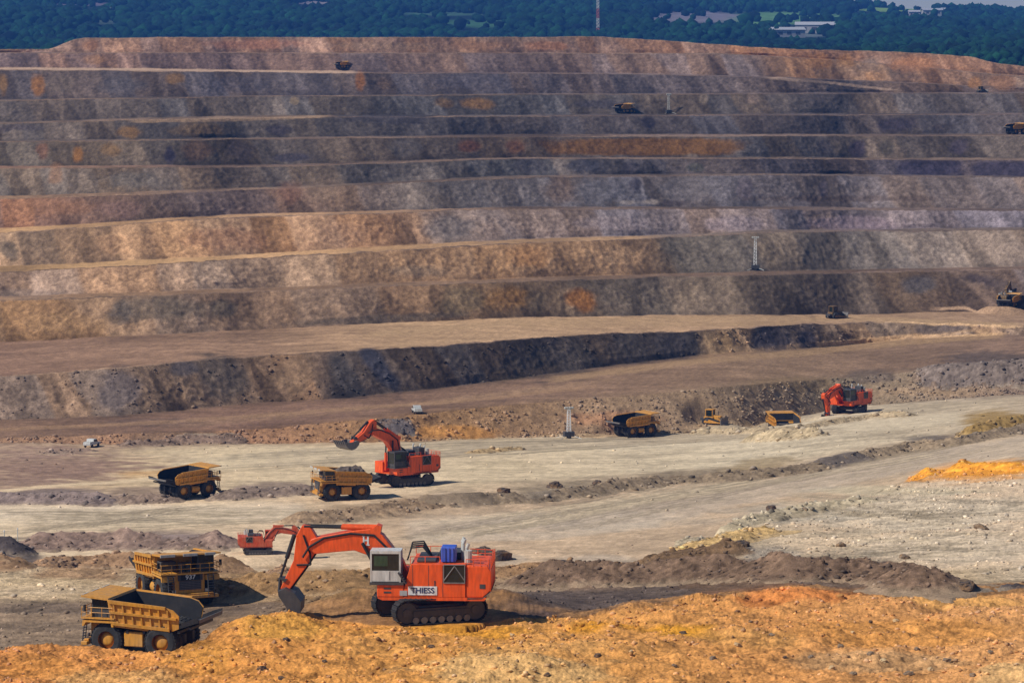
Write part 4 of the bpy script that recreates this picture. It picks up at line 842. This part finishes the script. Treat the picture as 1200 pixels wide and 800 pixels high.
    MB().prism([A_((3.9, .35)), A_((4.25, .35)), (lk[0] + .12, lk[1]), (lk[0] - .12, lk[1])], -.7, .7).build('bucket_link', M['steel'], root)
    kk = K_((.1, .55)); MB().tube([(lk[0], -.4, lk[1]), (kk[0], -.4, kk[1])], .14).tube([(lk[0], .4, lk[1]), (kk[0], .4, kk[1])], .14).build('bucket_link', M['steel'], root)
    MB().prism([T_((3.7, 3.0)), T_((4.7, 3.1)), T_((4.3, 3.85)), T_((3.9, 3.85))], -.7, .7).build('cylinder_bracket', B, bo)
    for y in (.78, -.78):
        a = [T_(p) for p in ((.6, 1.0), (2.4, 2.2), (4.2, 2.9), (6.2, 2.2), (8.2, .9))] + [A_((.4, .2)), A_((1.5, .2))]
        MB().tube([(p[0], y, p[1]) for p in a], .11).build('hydraulic_hose', M['black'], bo)
    a = [A_((-.2, 1.2)), A_((.9, -.2)), A_((1.7, -.75)), A_((2.4, .3))]
    MB().tube([(p[0], .6, p[1]) for p in a], .09).build('hydraulic_hose', M['black'], ar)
    a = [A_((.0, -.62)), A_((2.2, -.58)), A_((4.6, -.4))]
    MB().tube([(p[0], .35, p[1]) for p in a], .1).build('hydraulic_hose', M['black'], ar)
    if sign:
        sb = MB().box(-.95, 1.6, 3.34, 3.38, 2.62, 3.4).build('sign_board', M['signwhite'], root)
        me = text_mesh('THIESS', .68, .01); me.materials.append(M['navy']); o = bpy.data.objects.new('lettering', me); C.objects.link(o); o.parent = sb
        o.location = (.325, 3.395, 3.01); o.rotation_euler = (R(90), 0, R(180)); o.scale = (1.02, 1, 1)
        MB().box(1.7, 2.35, 3.345, 3.365, 2.55, 3.0).build('sign_board', M['trunkwall'], root)
        e = MB(); c = T_((4.7, 2.2))                # white emblem on the boom: two uprights joined by a bar
        for dx in (-.26, .12):
            e.box(c[0] + dx, c[0] + dx + .14, .76, .785, c[1] - .45, c[1] + .45)
            e.box(c[0] + dx - .07, c[0] + dx + .21, .762, .787, c[1] + .36, c[1] + .47).box(c[0] + dx - .07, c[0] + dx + .21, .762, .787, c[1] - .47, c[1] - .36)
        e.box(c[0] - .12, c[0] + .12, .758, .782, c[1] - .07, c[1] + .07).build('emblem', M['signwhite'], bo)
    return root

def haul_truck():
    root = empty('haul_truck'); Y = M['yellow']
    MB().box(-4.3, 4.3, .7, 1.15, 1.35, 2.15).box(-4.3, 4.3, -1.15, -.7, 1.35, 2.15).box(3.6, 4.2, -1.1, 1.1, 1.3, 2.1).box(-3.2, -2.4, -2.0, 2.0, 1.1, 1.9).box(2.3, 2.9, -1.9, 1.9, 1.2, 1.8).build('chassis', M['steel'], root)
    def wheel(x, y, w=.86):
        prof = [(.78, -w * .5), (1.25, -w * .52), (1.44, -w * .42), (1.53, -w * .25), (1.53, w * .25), (1.44, w * .42), (1.25, w * .52), (.78, w * .5)]
        t = MB().lathe_y(prof, 0, 32)
        for k in range(28):
            a = 2 * math.pi * k / 28; c, s = math.cos(a), math.sin(a)
            for sd in (-1, 1):
                q = []
                for dx, yy, rr in ((-.09, 0.03, 1.5), (.09, 0.03, 1.5), (.09, .42, 1.46), (-.09, .42, 1.46)):
                    q.append((rr * c - dx * s, sd * yy * w / .86, rr * s + dx * c))
                o_ = [((rr_ := 1.04) * p[0], p[1], rr_ * p[2]) for p in q]
                t.add(q + o_, [(0, 1, 2, 3), (7, 6, 5, 4), (0, 4, 5, 1), (1, 5, 6, 2), (2, 6, 7, 3), (3, 7, 4, 0)])
        t.xf(lambda v: v + Vector((x, y, 1.53)))
        wt = t.build('wheel', M['tyre'], root)
        sgn = 1 if y > 0 else -1
        rm = MB().lathe_y([(.8, -w * .5), (.8, -w * .1), (.62, 0.02), (.62, w * .1), (.35, w * .18), (.01, w * .2)] if sgn > 0 else [(.8, w * .5), (.8, w * .1), (.62, -.02), (.62, -w * .1), (.35, -w * .18), (.01, -w * .2)], 0, 24)
        rm.lathe_y([(.80, -w * .46), (.9, -w * .5), (.9, w * .5), (.80, w * .46)], 0, 24)
        rm.xf(lambda v: v + Vector((x, y, 1.53)))
        rm.build('rim', Y, wt, smooth=True)
        return wt
    for sd in (1, -1):
        wheel(2.6, sd * 2.3); wheel(-2.65, sd * 2.5); wheel(-2.65, sd * 1.5)
    # engine bay, grille and bumper
    MB().box(3.0, 4.55, -1.55, 1.55, 1.5, 3.5).build('engine_bay', Y, root, bevel=.05)
    gr = MB().box(4.55, 4.6, -1.15, 1.15, 1.85, 2.75).build('radiator_grille', M['steel'], root)
    for k in range(5): MB().box(4.6, 4.63, -1.12, 1.12, 1.92 + .17 * k, 1.97 + .17 * k).build('slat', M['worn'], gr)
    MB().box(4.55, 4.62, -1.3, 1.3, 2.78, 3.42).build('front_plate', M['steel'], root)
    MB().box(4.35, 4.95, -2.9, 2.9, 1.0, 1.32).box(4.4, 4.85, -2.4, 2.4, 1.32, 1.5).build('bumper', Y, root, bevel=.04)
    for sd in (1, -1):
        MB().box(4.6, 4.7, sd * 1.75 - .2, sd * 1.75 + .2, 1.6, 1.9).build('headlight', M['galv'], root)
        MB().prism([(1.0, 2.95), (1.3, 3.3), (4.7, 3.3), (4.75, 2.75), (4.6, 2.75), (4.4, 3.1), (1.4, 3.1)], sd * 1.6, sd * 3.05).build('fender', Y, root)
        ld = MB()
        for k in range(8): ld.box(4.75 + .03 * k - .06, 4.75 + .03 * k + .14, sd * 2.1 - .3, sd * 2.1 + .3, 3.2 - .25 * k, 3.24 - .25 * k)
        for yy in (-.3, .3): ld.cyl((4.75, sd * 2.1 + yy, 3.4), (5.02, sd * 2.1 + yy, 1.1), .05, 6)
        ld.build('ladder', M['steel'], root)
    dk = MB().box(1.6, 4.8, -3.15, 3.15, 3.42, 3.56).build('deck', Y, root)
    hr = MB()
    for z in (4.0, 4.45): hr.tube([(1.8, 3.1, z), (4.75, 3.1, z), (4.75, -3.1, z), (1.8, -3.1, z)], .035)
    for p in [(x, y) for y in (3.1, -3.1) for x in (1.8, 2.8, 3.8, 4.75)] + [(4.75, y) for y in (-2, -1, 0, 1, 2)]: hr.cyl((p[0], p[1], 3.5), (p[0], p[1], 4.45), .035, 6)
    hr.build('handrail', M['yellow'], root)
    cb = MB().box(2.2, 3.9, 1.0, 2.75, 3.56, 4.25).box(2.15, 3.95, .95, 2.8, 5.12, 5.28)
    for x in (2.2, 3.78):
        for y in (1.0, 2.63): cb.box(x, x + .12, y, y + .12, 4.25, 5.12)
    cb = cb.build('cab', M['steel'], root)
    MB().box(3.82, 3.85, 1.12, 2.63, 4.26, 5.11).build('windscreen', M['glass'], cb); MB().box(2.24, 2.27, 1.12, 2.63, 4.26, 5.11).build('window', M['glass'], cb)
    for y in (1.05, 2.68): MB().box(2.32, 3.78, y - .015, y + .015, 4.26, 5.11).build('window', M['glass'], cb)
    MB().box(2.0, 3.4, -2.7, -1.1, 3.56, 4.6).build('control_cabinet', M['steel'], root, bevel=.05)
    for y in (-.6, .1): MB().cyl((3.6, y, 3.56), (3.6, y, 4.5), .32, 14).build('air_filter', M['steel'], root)
    for sd in (1, -1): MB().box(4.3, 4.45, sd * 3.15, sd * 3.4, 4.1, 4.7).build('mirror', M['black'], root)
    MB().box(-.9, .95, 1.3, 2.55, 1.0, 2.35).build('fuel_tank', Y, root, bevel=.08); MB().cyl((-.8, -1.9, 1.6), (.8, -1.9, 1.6), .6, 16).build('hydraulic_tank', Y, root)
    MB().cyl((-3.0, -1.9, 1.53), (-3.0, 1.9, 1.53), .75, 16).build('rear_axle', M['steel'], root)
    for sd in (1, -1): MB().cyl((.4, sd * .95, 1.5), (-.5, sd * .95, 3.1), .2, 10).build('hoist_cylinder', M['steel'], root)
    # tray: open dump body, dark liner with the tray's shade in its colour, canopy over the cab and an open tail
    fl = [(1.75, 2.75), (-3.2, 2.35), (-6.3, 3.5), (-6.3, 3.68), (-3.2, 2.55), (1.75, 2.95)]
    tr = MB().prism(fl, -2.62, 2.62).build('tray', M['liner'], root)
    MB().box(-6.36, -6.3, -2.75, 2.75, 3.42, 3.74).build('tail_lip', M['worn'], tr)
    MB().prism([(1.75, 2.75), (2.15, 5.15), (2.3, 5.15), (1.95, 2.75)], -3.0, 3.0).build('front_wall', Y, tr)
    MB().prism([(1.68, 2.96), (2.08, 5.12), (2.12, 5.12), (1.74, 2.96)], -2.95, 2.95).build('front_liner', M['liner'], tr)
    MB().prism([(2.1, 5.16), (2.2, 5.32), (4.75, 5.5), (4.78, 5.36), (2.4, 5.16)], -3.2, 3.2).build('canopy', Y, tr)
    for a_, b_ in ((-3.2, -1.65), (-.8, .7), (1.5, 2.6)): MB().box(4.74, 4.84, a_, b_, 5.27, 5.53).build('canopy_edge', M['white'], tr)
    for sd in (1, -1):
        def side(poly, mat, nm, o0, o1):
            b_ = MB().prism(poly, 0, 1)
            # walls lean outwards towards the top
            b_.xf(lambda v: Vector((v.x, sd * (2.6 + (v.z - 2.4) * .15 + (o0 if v.y < .5 else o1)), v.z)))
            return b_.build(nm, mat, tr)
        side([(1.8, 2.75), (2.2, 5.15), (-3.2, 4.75), (-4.0, 4.5), (-4.5, 4.0), (-4.4, 2.85), (-3.2, 2.36)], Y, 'side_wall', 0, .12)
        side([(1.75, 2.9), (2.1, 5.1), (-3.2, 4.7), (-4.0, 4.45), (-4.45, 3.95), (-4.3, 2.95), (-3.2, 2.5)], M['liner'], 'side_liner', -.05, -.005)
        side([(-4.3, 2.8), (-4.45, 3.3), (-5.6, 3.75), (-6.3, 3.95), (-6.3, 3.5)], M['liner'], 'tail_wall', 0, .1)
        side([(2.1, 4.9), (2.2, 5.22), (-3.3, 4.82), (-3.3, 4.55)], Y, 'top_rail', .1, .34)
        side([(2.0, 4.0), (2.08, 4.22), (-4.3, 3.85), (-4.3, 3.65)], Y, 'side_rail', .1, .36)
        side([(1.85, 2.95), (1.95, 3.2), (-3.6, 2.9), (-3.6, 2.6)], Y, 'side_rail', .1, .36)
        for k in range(7):
            x = 1.5 - .85 * k; side([(x, 2.8 - .05 * k), (x + .14, 2.8 - .05 * k), (x + .2, 5.0 - .08 * k), (x + .06, 5.0 - .08 * k)], Y, 'rib', .1, .28)
    for x in (-1.0, 0.6, -2.4): MB().box(x - .12, x + .12, -2.6, 2.6, 2.2, 2.42 + .06).build('floor_beam', M['steel'], tr)
    for x, z in ((-4.3, 2.55), (-5.4, 2.92)): MB().box(x - .12, x + .12, -2.6, 2.6, z - .12, z + .1).build('floor_beam', M['steel'], tr)
    return root

def dozer(label, mat='yellow', group=None):
    root = empty('bulldozer'); tag(root, label, 'bulldozer', group); Y = M[mat]
    for sd in (1, -1):
        yc = sd * 1.25
        pl = [(-1.9, .35), (-1.6, .05), (1.5, .05), (1.9, .4), (1.7, .85), (-.4, 1.5), (-1.2, 1.45), (-1.8, .9)]
        t = MB().prism(pl, yc - .32, yc + .32).build('track', M['black'], root)
        MB().prism([(-1.5, .35), (1.4, .35), (1.4, .65), (-.5, 1.1), (-1.4, .8)], yc - .36, yc + .36).build('track_frame', Y, t)
        MB().cyl((-.75, yc - .37, 1.05), (-.75, yc + .37, 1.05), .34, 14).build('sprocket', M['steel'], t)
    MB().box(-1.8, .3, -.9, .9, .7, 1.6).prism([(.3, .7), (1.9, .7), (1.9, 1.75), (.3, 1.95)], -.6, .6).build('body', Y, root, bevel=.04)
    cb = MB().box(-1.5, .2, -.85, .85, 3.0, 3.15)
    for x in (-1.45, .05):
        for y in (-.8, .68): cb.box(x, x + .12, y, y + .12, 1.6, 3.0)
    cb = cb.build('cab', Y, root)
    MB().box(-1.3, .03, -.72, .72, 1.7, 2.98).build('window', M['glass'], cb)
    MB().cyl((1.1, .25, 1.8), (1.1, .25, 2.8), .08, 8).build('exhaust_pipe', M['steel'], root)
    bl = MB().prism([(2.5, .05), (2.65, .05), (2.55, .7), (2.75, 1.5), (2.6, 1.5), (2.38, .7)], -2.1, 2.1).build('blade', M['worn'], root)
    for sd in (1, -1):
        MB().box(-.2, 2.5, sd * 1.75 - .1, sd * 1.75 + .1, .35, .6).build('push_arm', Y, root); MB().cyl((1.5, sd * .7, 1.5), (2.4, sd * .7, .9), .09, 8).build('lift_cylinder', M['steel'], root)
    rp = MB().box(-2.6, -1.8, -.8, .8, .8, 1.2).build('ripper', M['steel'], root); MB().prism([(-2.6, 1.3), (-2.4, 1.3), (-2.35, .1), (-2.55, .3)], -.12, .12).build('shank', M['worn'], rp)
    return root

def light_tower(label, h=8.5, group=None, mat='signwhite'):
    root = empty('lighting_tower'); tag(root, label, 'light tower', group)
    MB().box(-1.2, 1.2, -.7, .7, .45, 1.5).build('generator_box', M['steel'], root, bevel=.05)
    for sd in (1, -1):
        MB().lathe_y([(.02, -.12), (.35, -.12), (.36, .12), (.02, .12)], 0, 16).xf(lambda v: v + Vector((0, sd * .85, .36))).build('wheel', M['tyre'], root)
        for x in (-1.1, 1.1): MB().cyl((x, sd * .6, .5), (x * 2.2, sd * 2.0, .05), .07, 6).build('outrigger', M['galv'], root)
    ms = MB(); w0 = .42
    for sx in (-1, 1):
        for sy in (-1, 1): ms.cyl((sx * w0, sy * w0, 1.4), (sx * w0 * .7, sy * w0 * .7, h), .045, 6)
    n = 8
    for k in range(n):
        z0, z1 = 1.5 + (h - 1.6) * k / n, 1.5 + (h - 1.6) * (k + 1) / n; a, b = w0 * (1 - .3 * k / n), w0 * (1 - .3 * (k + 1) / n)
        for s_ in (-1, 1):
            ms.cyl((-a, s_ * a, z0), (b, s_ * b, z1), .025, 5); ms.cyl((s_ * a, -a, z0), (s_ * b, b, z1), .025, 5)
        ms.tube([(-b, -b, z1), (b, -b, z1), (b, b, z1), (-b, b, z1), (-b, -b, z1)], .04, 5)
    ms.build('mast', M[mat], root)
    MB().box(-1.0, 1.0, -.06, .06, h, h + .12).build('lamp_bar', M['galv'], root)
    for x in (-.85, -.3, .3, .85): MB().box(x - .22, x + .22, -.3, .12, h + .12, h + .55).build('floodlight', M['galv'], root, bevel=.05)
    return root

def ute(label, name='pickup_truck'):
    root = empty(name); tag(root, label, 'pickup truck')
    MB().prism([(-2.5, .55), (2.4, .55), (2.45, .95), (1.3, 1.1), (.75, 1.75), (-.7, 1.8), (-.85, 1.15), (-2.5, 1.15)], -.88, .88).build('body', M['white'], root, bevel=.06)
    for sd in (1, -1): MB().prism([(1.12, 1.14), (.68, 1.68), (-.62, 1.72), (-.7, 1.14)], sd * .885, sd * .9).build('window', M['glass'], root)
    MB().prism([(1.28, 1.14), (.82, 1.7), (.84, 1.72), (1.32, 1.15)], -.75, .75).build('windscreen', M['glass'], root)
    for x in (-1.5, 1.5):
        for sd in (1, -1): MB().lathe_y([(.02, -.12), (.38, -.12), (.4, 0), (.38, .12), (.02, .12)], 0, 16).xf(lambda v: v + Vector((x, sd * .8, .4))).build('wheel', M['tyre'], root)
    MB().box(-2.4, -.9, -.8, .8, 1.16, 1.3).build('tray', M['galv'], root)
    for y in (-.65, .65): MB().box(2.41, 2.47, y - .15, y + .15, .75, .9).build('headlight', M['signwhite'], root)
    return root

# ---- excavators
GX = 'hydraulic excavators working in the pit'
e1 = excavator('large bright orange excavator with white cab and white THIESS board digging beside the ochre bank', GX, 23, -58, -104, 24, sign=True, tank='blue'); stand(e1, 'exc_main', 177)
e2 = excavator('orange excavator with its boom raised and grey bucket swung out beside the loaded haul truck', GX, 54, -24, 8, -12, cabcol='steel'); stand(e2, 'exc_mid', 220)
e3 = excavator('smaller red orange excavator reaching out behind the brown ridge, below the haul road', GX, 20, -30, -110, 0, body='orange_old', cabcol='orange_old'); stand(e3, 'exc_small', 6, .52)
e4 = excavator('red orange excavator with lowered dark bucket at the foot of the rubble slope', GX, 12, -98, -70, 15, cabcol='steel'); stand(e4, 'exc_right', 232, .93)
e5 = excavator('dark excavator with raised boom behind a haul truck on the bench pad', GX, 62, -50, -100, 0, body='dusty', cabcol='steel'); stand(e5, 'exc_pad', 60, .5)

# ---- haul trucks
GT = 'rigid haul trucks in the pit'
proto = haul_truck(); TR = {}
for i, (k, hd, lab) in enumerate([
    ('truck_near', 163, 'yellow haul truck with empty tray and dark tail, half hidden behind the ochre bank'),
    ('truck_937', -66, 'yellow haul truck numbered 937 facing forward behind another truck'),
    ('truck_mid', 38, 'yellow haul truck with dark tail standing alone on the pale haul road'),
    ('truck_loaded', 200, 'yellow haul truck loaded with dark rock beside the raised boom excavator'),
    ('truck_right', 33, 'haul truck with dark tail near the white lattice tower on the pit floor'),
    ('truck_hidden', 100, 'haul truck sunk behind the rubble ridge with only its dark tray showing'),
    ('truck_pad', 62, 'dark haul truck seen from behind on the bench pad below the excavator'),
    ('truck_b1', 42, 'small far haul truck on the pale upper bench road near the rim'),
    ('truck_b2', 40, 'small far haul truck on the middle grey bench beside the pale tower'),
    ('truck_b3', 35, 'dark far haul truck on the bench road above the black coal band')]):
    t = proto if i == 0 else copy_tree(proto)
    tag(t, lab, 'haul truck', GT); TR[k] = t; stand(t, k, hd, {'truck_b1': .62, 'truck_b2': .78, 'truck_b3': .8, 'truck_pad': .8}.get(k, 1.0))
t = TR['truck_937']
np_ = MB().box(4.62, 4.66, -1.0, 1.0, 2.84, 3.4).build('number_plate', M['black'], t)
me = text_mesh('937', .62, .01); me.materials.append(M['signwhite']); o = bpy.data.objects.new('lettering', me); C.objects.link(o); o.parent = np_; o.location = (4.675, 0, 3.12); o.rotation_euler = (R(90), 0, R(90)); o.scale = (1.15, 1, 1)
# load of broken rock in the tray
bm = bmesh.new(); bmesh.ops.create_icosphere(bm, subdivisions=4, radius=1)
for v in bm.verts:
    c = v.co; d = float(perlin(c.x * 2.2, c.y * 2.2, c.z * 2.2)) * .22 + float(perlin(c.x * 6, c.y * 6, c.z * 6)) * .12 + float(perlin(c.x * 14, c.y * 14, c.z * 14)) * .05
    v.co = Vector((c.x * 3.3 - .9, c.y * 2.35, (c.z if c.z > 0 else c.z * .5) * 1.5 + 3.95)) * (1 + d * .3) + Vector((0, 0, d))
lm = bpy.data.meshes.new('rock_load'); bm.to_mesh(lm); bm.free(); lm.materials.append(paint('load_rock', S(112, 96, 84), .95, .6, S(66, 60, 58), scale=1.2))
o = bpy.data.objects.new('rock_load', lm); C.objects.link(o); tag(o, 'heap of dark broken rock filling the tray of the haul truck', 'rock load')
o.location = TR['truck_loaded'].location; o.rotation_euler = TR['truck_loaded'].rotation_euler

# ---- other plant
d = dozer('yellow bulldozer with grey blade among rubble on the pit floor'); stand(d, 'dozer_a', -25, 1.1)
d = dozer('dark bulldozer on the pale bench road above the black seam', 'dusty'); stand(d, 'dozer_b', 38, 1.1)
d = dozer('small bulldozer at the foot of the orange face near the rim', 'dusty'); stand(d, 'dozer_c', 40, .9)
l = light_tower('white lattice lighting tower standing on the pit floor near a haul truck', 6.6); stand(l, 'tower_a', 15)
l = light_tower('tall pale lighting tower standing alone on a grey bench', 9.2); stand(l, 'tower_b', 0)
l = light_tower('faint grey lighting tower on the upper bench beside a far haul truck', 7.5, mat='galv'); stand(l, 'tower_c', 20)
u = ute('white pickup parked on the brown floor below the seam face'); stand(u, 'ute_a', 70)
u = ute('white pickup driving along the ramp above the orange bank'); stand(u, 'ute_b', 100)

# ---- marker posts on the dark heap, far sheds, radio mast
for px, py, h_ in ((5, 633, 1.6), (21, 634, 2.4)):
    p, r, j = ground_at(px, py + 6)
    root = empty('marker_post'); tag(root, 'thin pale marker post on the dark spoil heap', 'marker post', 'marker posts on the dark heap'); root.location = p
    MB().cyl((0, 0, -.4), (0, 0, h_), .07, 6).build('post', M['galv'], root); MB().cyl((0, 0, h_), (0, 0, h_ + .25), .1, 6).build('cap', M['signwhite'], root)
def far_at(px, py):
    k = int(np.argmin(np.hypot(hpxf - px, hpyf - py))); return Vector(hv[k])
for px, py, lx, ly, hh, ang, lab in ((925, 44, 40, 16, 9, 12, 'long pale shed at the lower edge of the wood clearing'), (957, 39, 48, 20, 11, -6, 'large white roofed shed in the wood clearing'), (985, 38, 18, 14, 8, 0, 'small pale shed beside the large white roofed shed'),
                                 (1006, 38, 16, 12, 7, 10, 'low grey shed at the end of the row of sheds'), (1072, 20, 18, 14, 8, 0, 'lone white shed high on the wooded hillside'), (1090, 18.5, 34, 16, 9, 5, 'long white shed high on the wooded hillside'), (1099, 18.5, 14, 14, 10, 0, 'small bright white shed joined to the long hillside shed')):
    p = far_at(px, py); root = empty('shed'); tag(root, lab, 'shed', 'sheds among the trees'); root.location = p + Vector((0, 0, 3)); root.rotation_euler = (0, 0, R(ang)); a, b_ = lx / 2, ly / 2
    w = MB().box(-a, a, -b_, b_, -8, hh * .65).build('wall', M['trunkwall'], root)
    MB().prism([(-b_ - 1, hh * .65), (0, hh), (b_ + 1, hh * .65), (b_ + 1, hh * .65 + .4), (0, hh + .4), (-b_ - 1, hh * .65 + .4)], -a - 1, a + 1, 'x').build('roof', M['roofing'], root)
    for k in (-1, 0, 1): MB().box(k * a * .55 - a * .14, k * a * .55 + a * .14, -b_ - .1, -b_ + .1, .3, hh * .42).build('door', M['steel'], root)
p = far_at(698, 44); root = empty('radio_mast'); tag(root, 'tall red and white radio mast rising from the woods', 'mast'); root.location = p
for k in range(10):
    m_ = MB(); z0, z1 = k * 11.5, k * 11.5 + 11.5; a, b_ = 1.7 - .1 * k, 1.6 - .1 * k
    for sx, sy in ((-1, -1), (1, -1), (0, 1)): m_.cyl((sx * a, sy * a, z0), (sx * b_, sy * b_, z1), .3, 6)
    for q in range(3):
        z, zz = z0 + q * 3.83, z0 + q * 3.83 + 3.83; m_.cyl((-a, -a, z), (b_, -a, zz), .2, 5).cyl((a, -a, z), (0, a, zz), .2, 5)
    m_.build('mast_section', M['white'] if k % 2 else M['red'], root)

# ---- single boulders big enough to pick out
btm = []
for k in range(7):
    bm = bmesh.new(); bmesh.ops.create_icosphere(bm, subdivisions=3, radius=1)
    for v in bm.verts:
        c = v.co.copy(); q = Vector((round(c.x * 2.2) / 2.2, round(c.y * 2.2) / 2.2, round(c.z * 2.2) / 2.2)).lerp(c, .45)
        v.co = q * (1 + .35 * float(perlin(c.x * 1.3 + k * 9, c.y * 1.3, c.z * 1.3)) + .12 * float(perlin(c.x * 4 + k, c.y * 4, c.z * 4)))
    me = bpy.data.meshes.new('boulder'); bm.to_mesh(me); bm.free(); btm.append(me)
def boulder(px, py, size, mat, lab, group, lo=0, flat=.65):
    size = size * (.68 if py > 715 else 1.0); p, r, j = ground_at(px, py, lo); me = btm[RNG.integers(0, 7)].copy(); me.materials.append(mat)
    o = bpy.data.objects.new('boulder', me); C.objects.link(o); o.location = p + Vector((0, 0, size * .12)); o.scale = (size * RNG.uniform(.8, 1.3), size * RNG.uniform(.7, 1.1), size * flat * RNG.uniform(.8, 1.1))
    o.rotation_euler = (RNG.uniform(-.3, .3), RNG.uniform(-.3, .3), RNG.uniform(0, 6.28)); tag(o, lab, 'boulder', group)
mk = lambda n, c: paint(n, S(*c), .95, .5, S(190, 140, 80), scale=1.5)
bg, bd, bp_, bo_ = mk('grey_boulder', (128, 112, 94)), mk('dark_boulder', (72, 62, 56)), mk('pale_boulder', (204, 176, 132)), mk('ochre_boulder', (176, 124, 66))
for px, py, s_ in ((1020, 767, .55), (1075, 762, .5), (905, 745, .4), (1110, 775, .45), (1160, 765, .4), (835, 772, .45), (950, 770, .4), (1065, 790, .5), (790, 780, .4), (985, 758, .4), (1140, 792, .45), (880, 730, .3), (1000, 790, .4)):
    boulder(px, py, s_, bg, 'grey angular boulder lying on the ochre foreground ground', 'grey boulders in the foreground')
for px, py, s_ in ((308, 785, .6), (330, 796, .5), (335, 750, .45), (505, 758, .4), (800, 742, .5), (1132, 690, .8), (700, 770, .45), (920, 772, .35), (380, 775, .35), (640, 792, .4), (1020, 730, .35), (440, 742, .35), (585, 760, .3)):
    boulder(px, py, s_, bd, 'dark lump of rock half buried in the ochre foreground ground', 'dark lumps in the foreground')
for px, py, s_ in ((864, 756, .4), (1000, 742, .3), (1050, 728, .35), (600, 745, .3), (1090, 785, .5), (1035, 775, .45), (975, 783, .4), (740, 765, .3)):
    boulder(px, py, s_, bp_, 'pale cream boulder on the ochre foreground ground', 'pale boulders in the foreground')
for px, py, s_ in ((240, 742, .45), (215, 748, .4), (300, 724, .35), (275, 738, .4), (420, 738, .4), (560, 726, .3), (650, 724, .35), (870, 700, .4), (760, 712, .35), (985, 700, .4)):
    boulder(px, py, s_, bo_, 'rough ochre clod along the crest of the foreground bank', 'clods on the bank crest')
for px, py, s_ in ((660, 664, .9), (905, 598, 1.0), (870, 640, 1.0), (940, 600, .8), (1150, 620, .7), (1060, 655, .6), (985, 640, .6), (650, 572, 1.4), (590, 578, 1.2), (700, 568, 1.2), (572, 656, 1.7), (585, 656, 1.8), (563, 648, 1.3)):  # last three are added dark lumps standing in for shadow behind the excavator
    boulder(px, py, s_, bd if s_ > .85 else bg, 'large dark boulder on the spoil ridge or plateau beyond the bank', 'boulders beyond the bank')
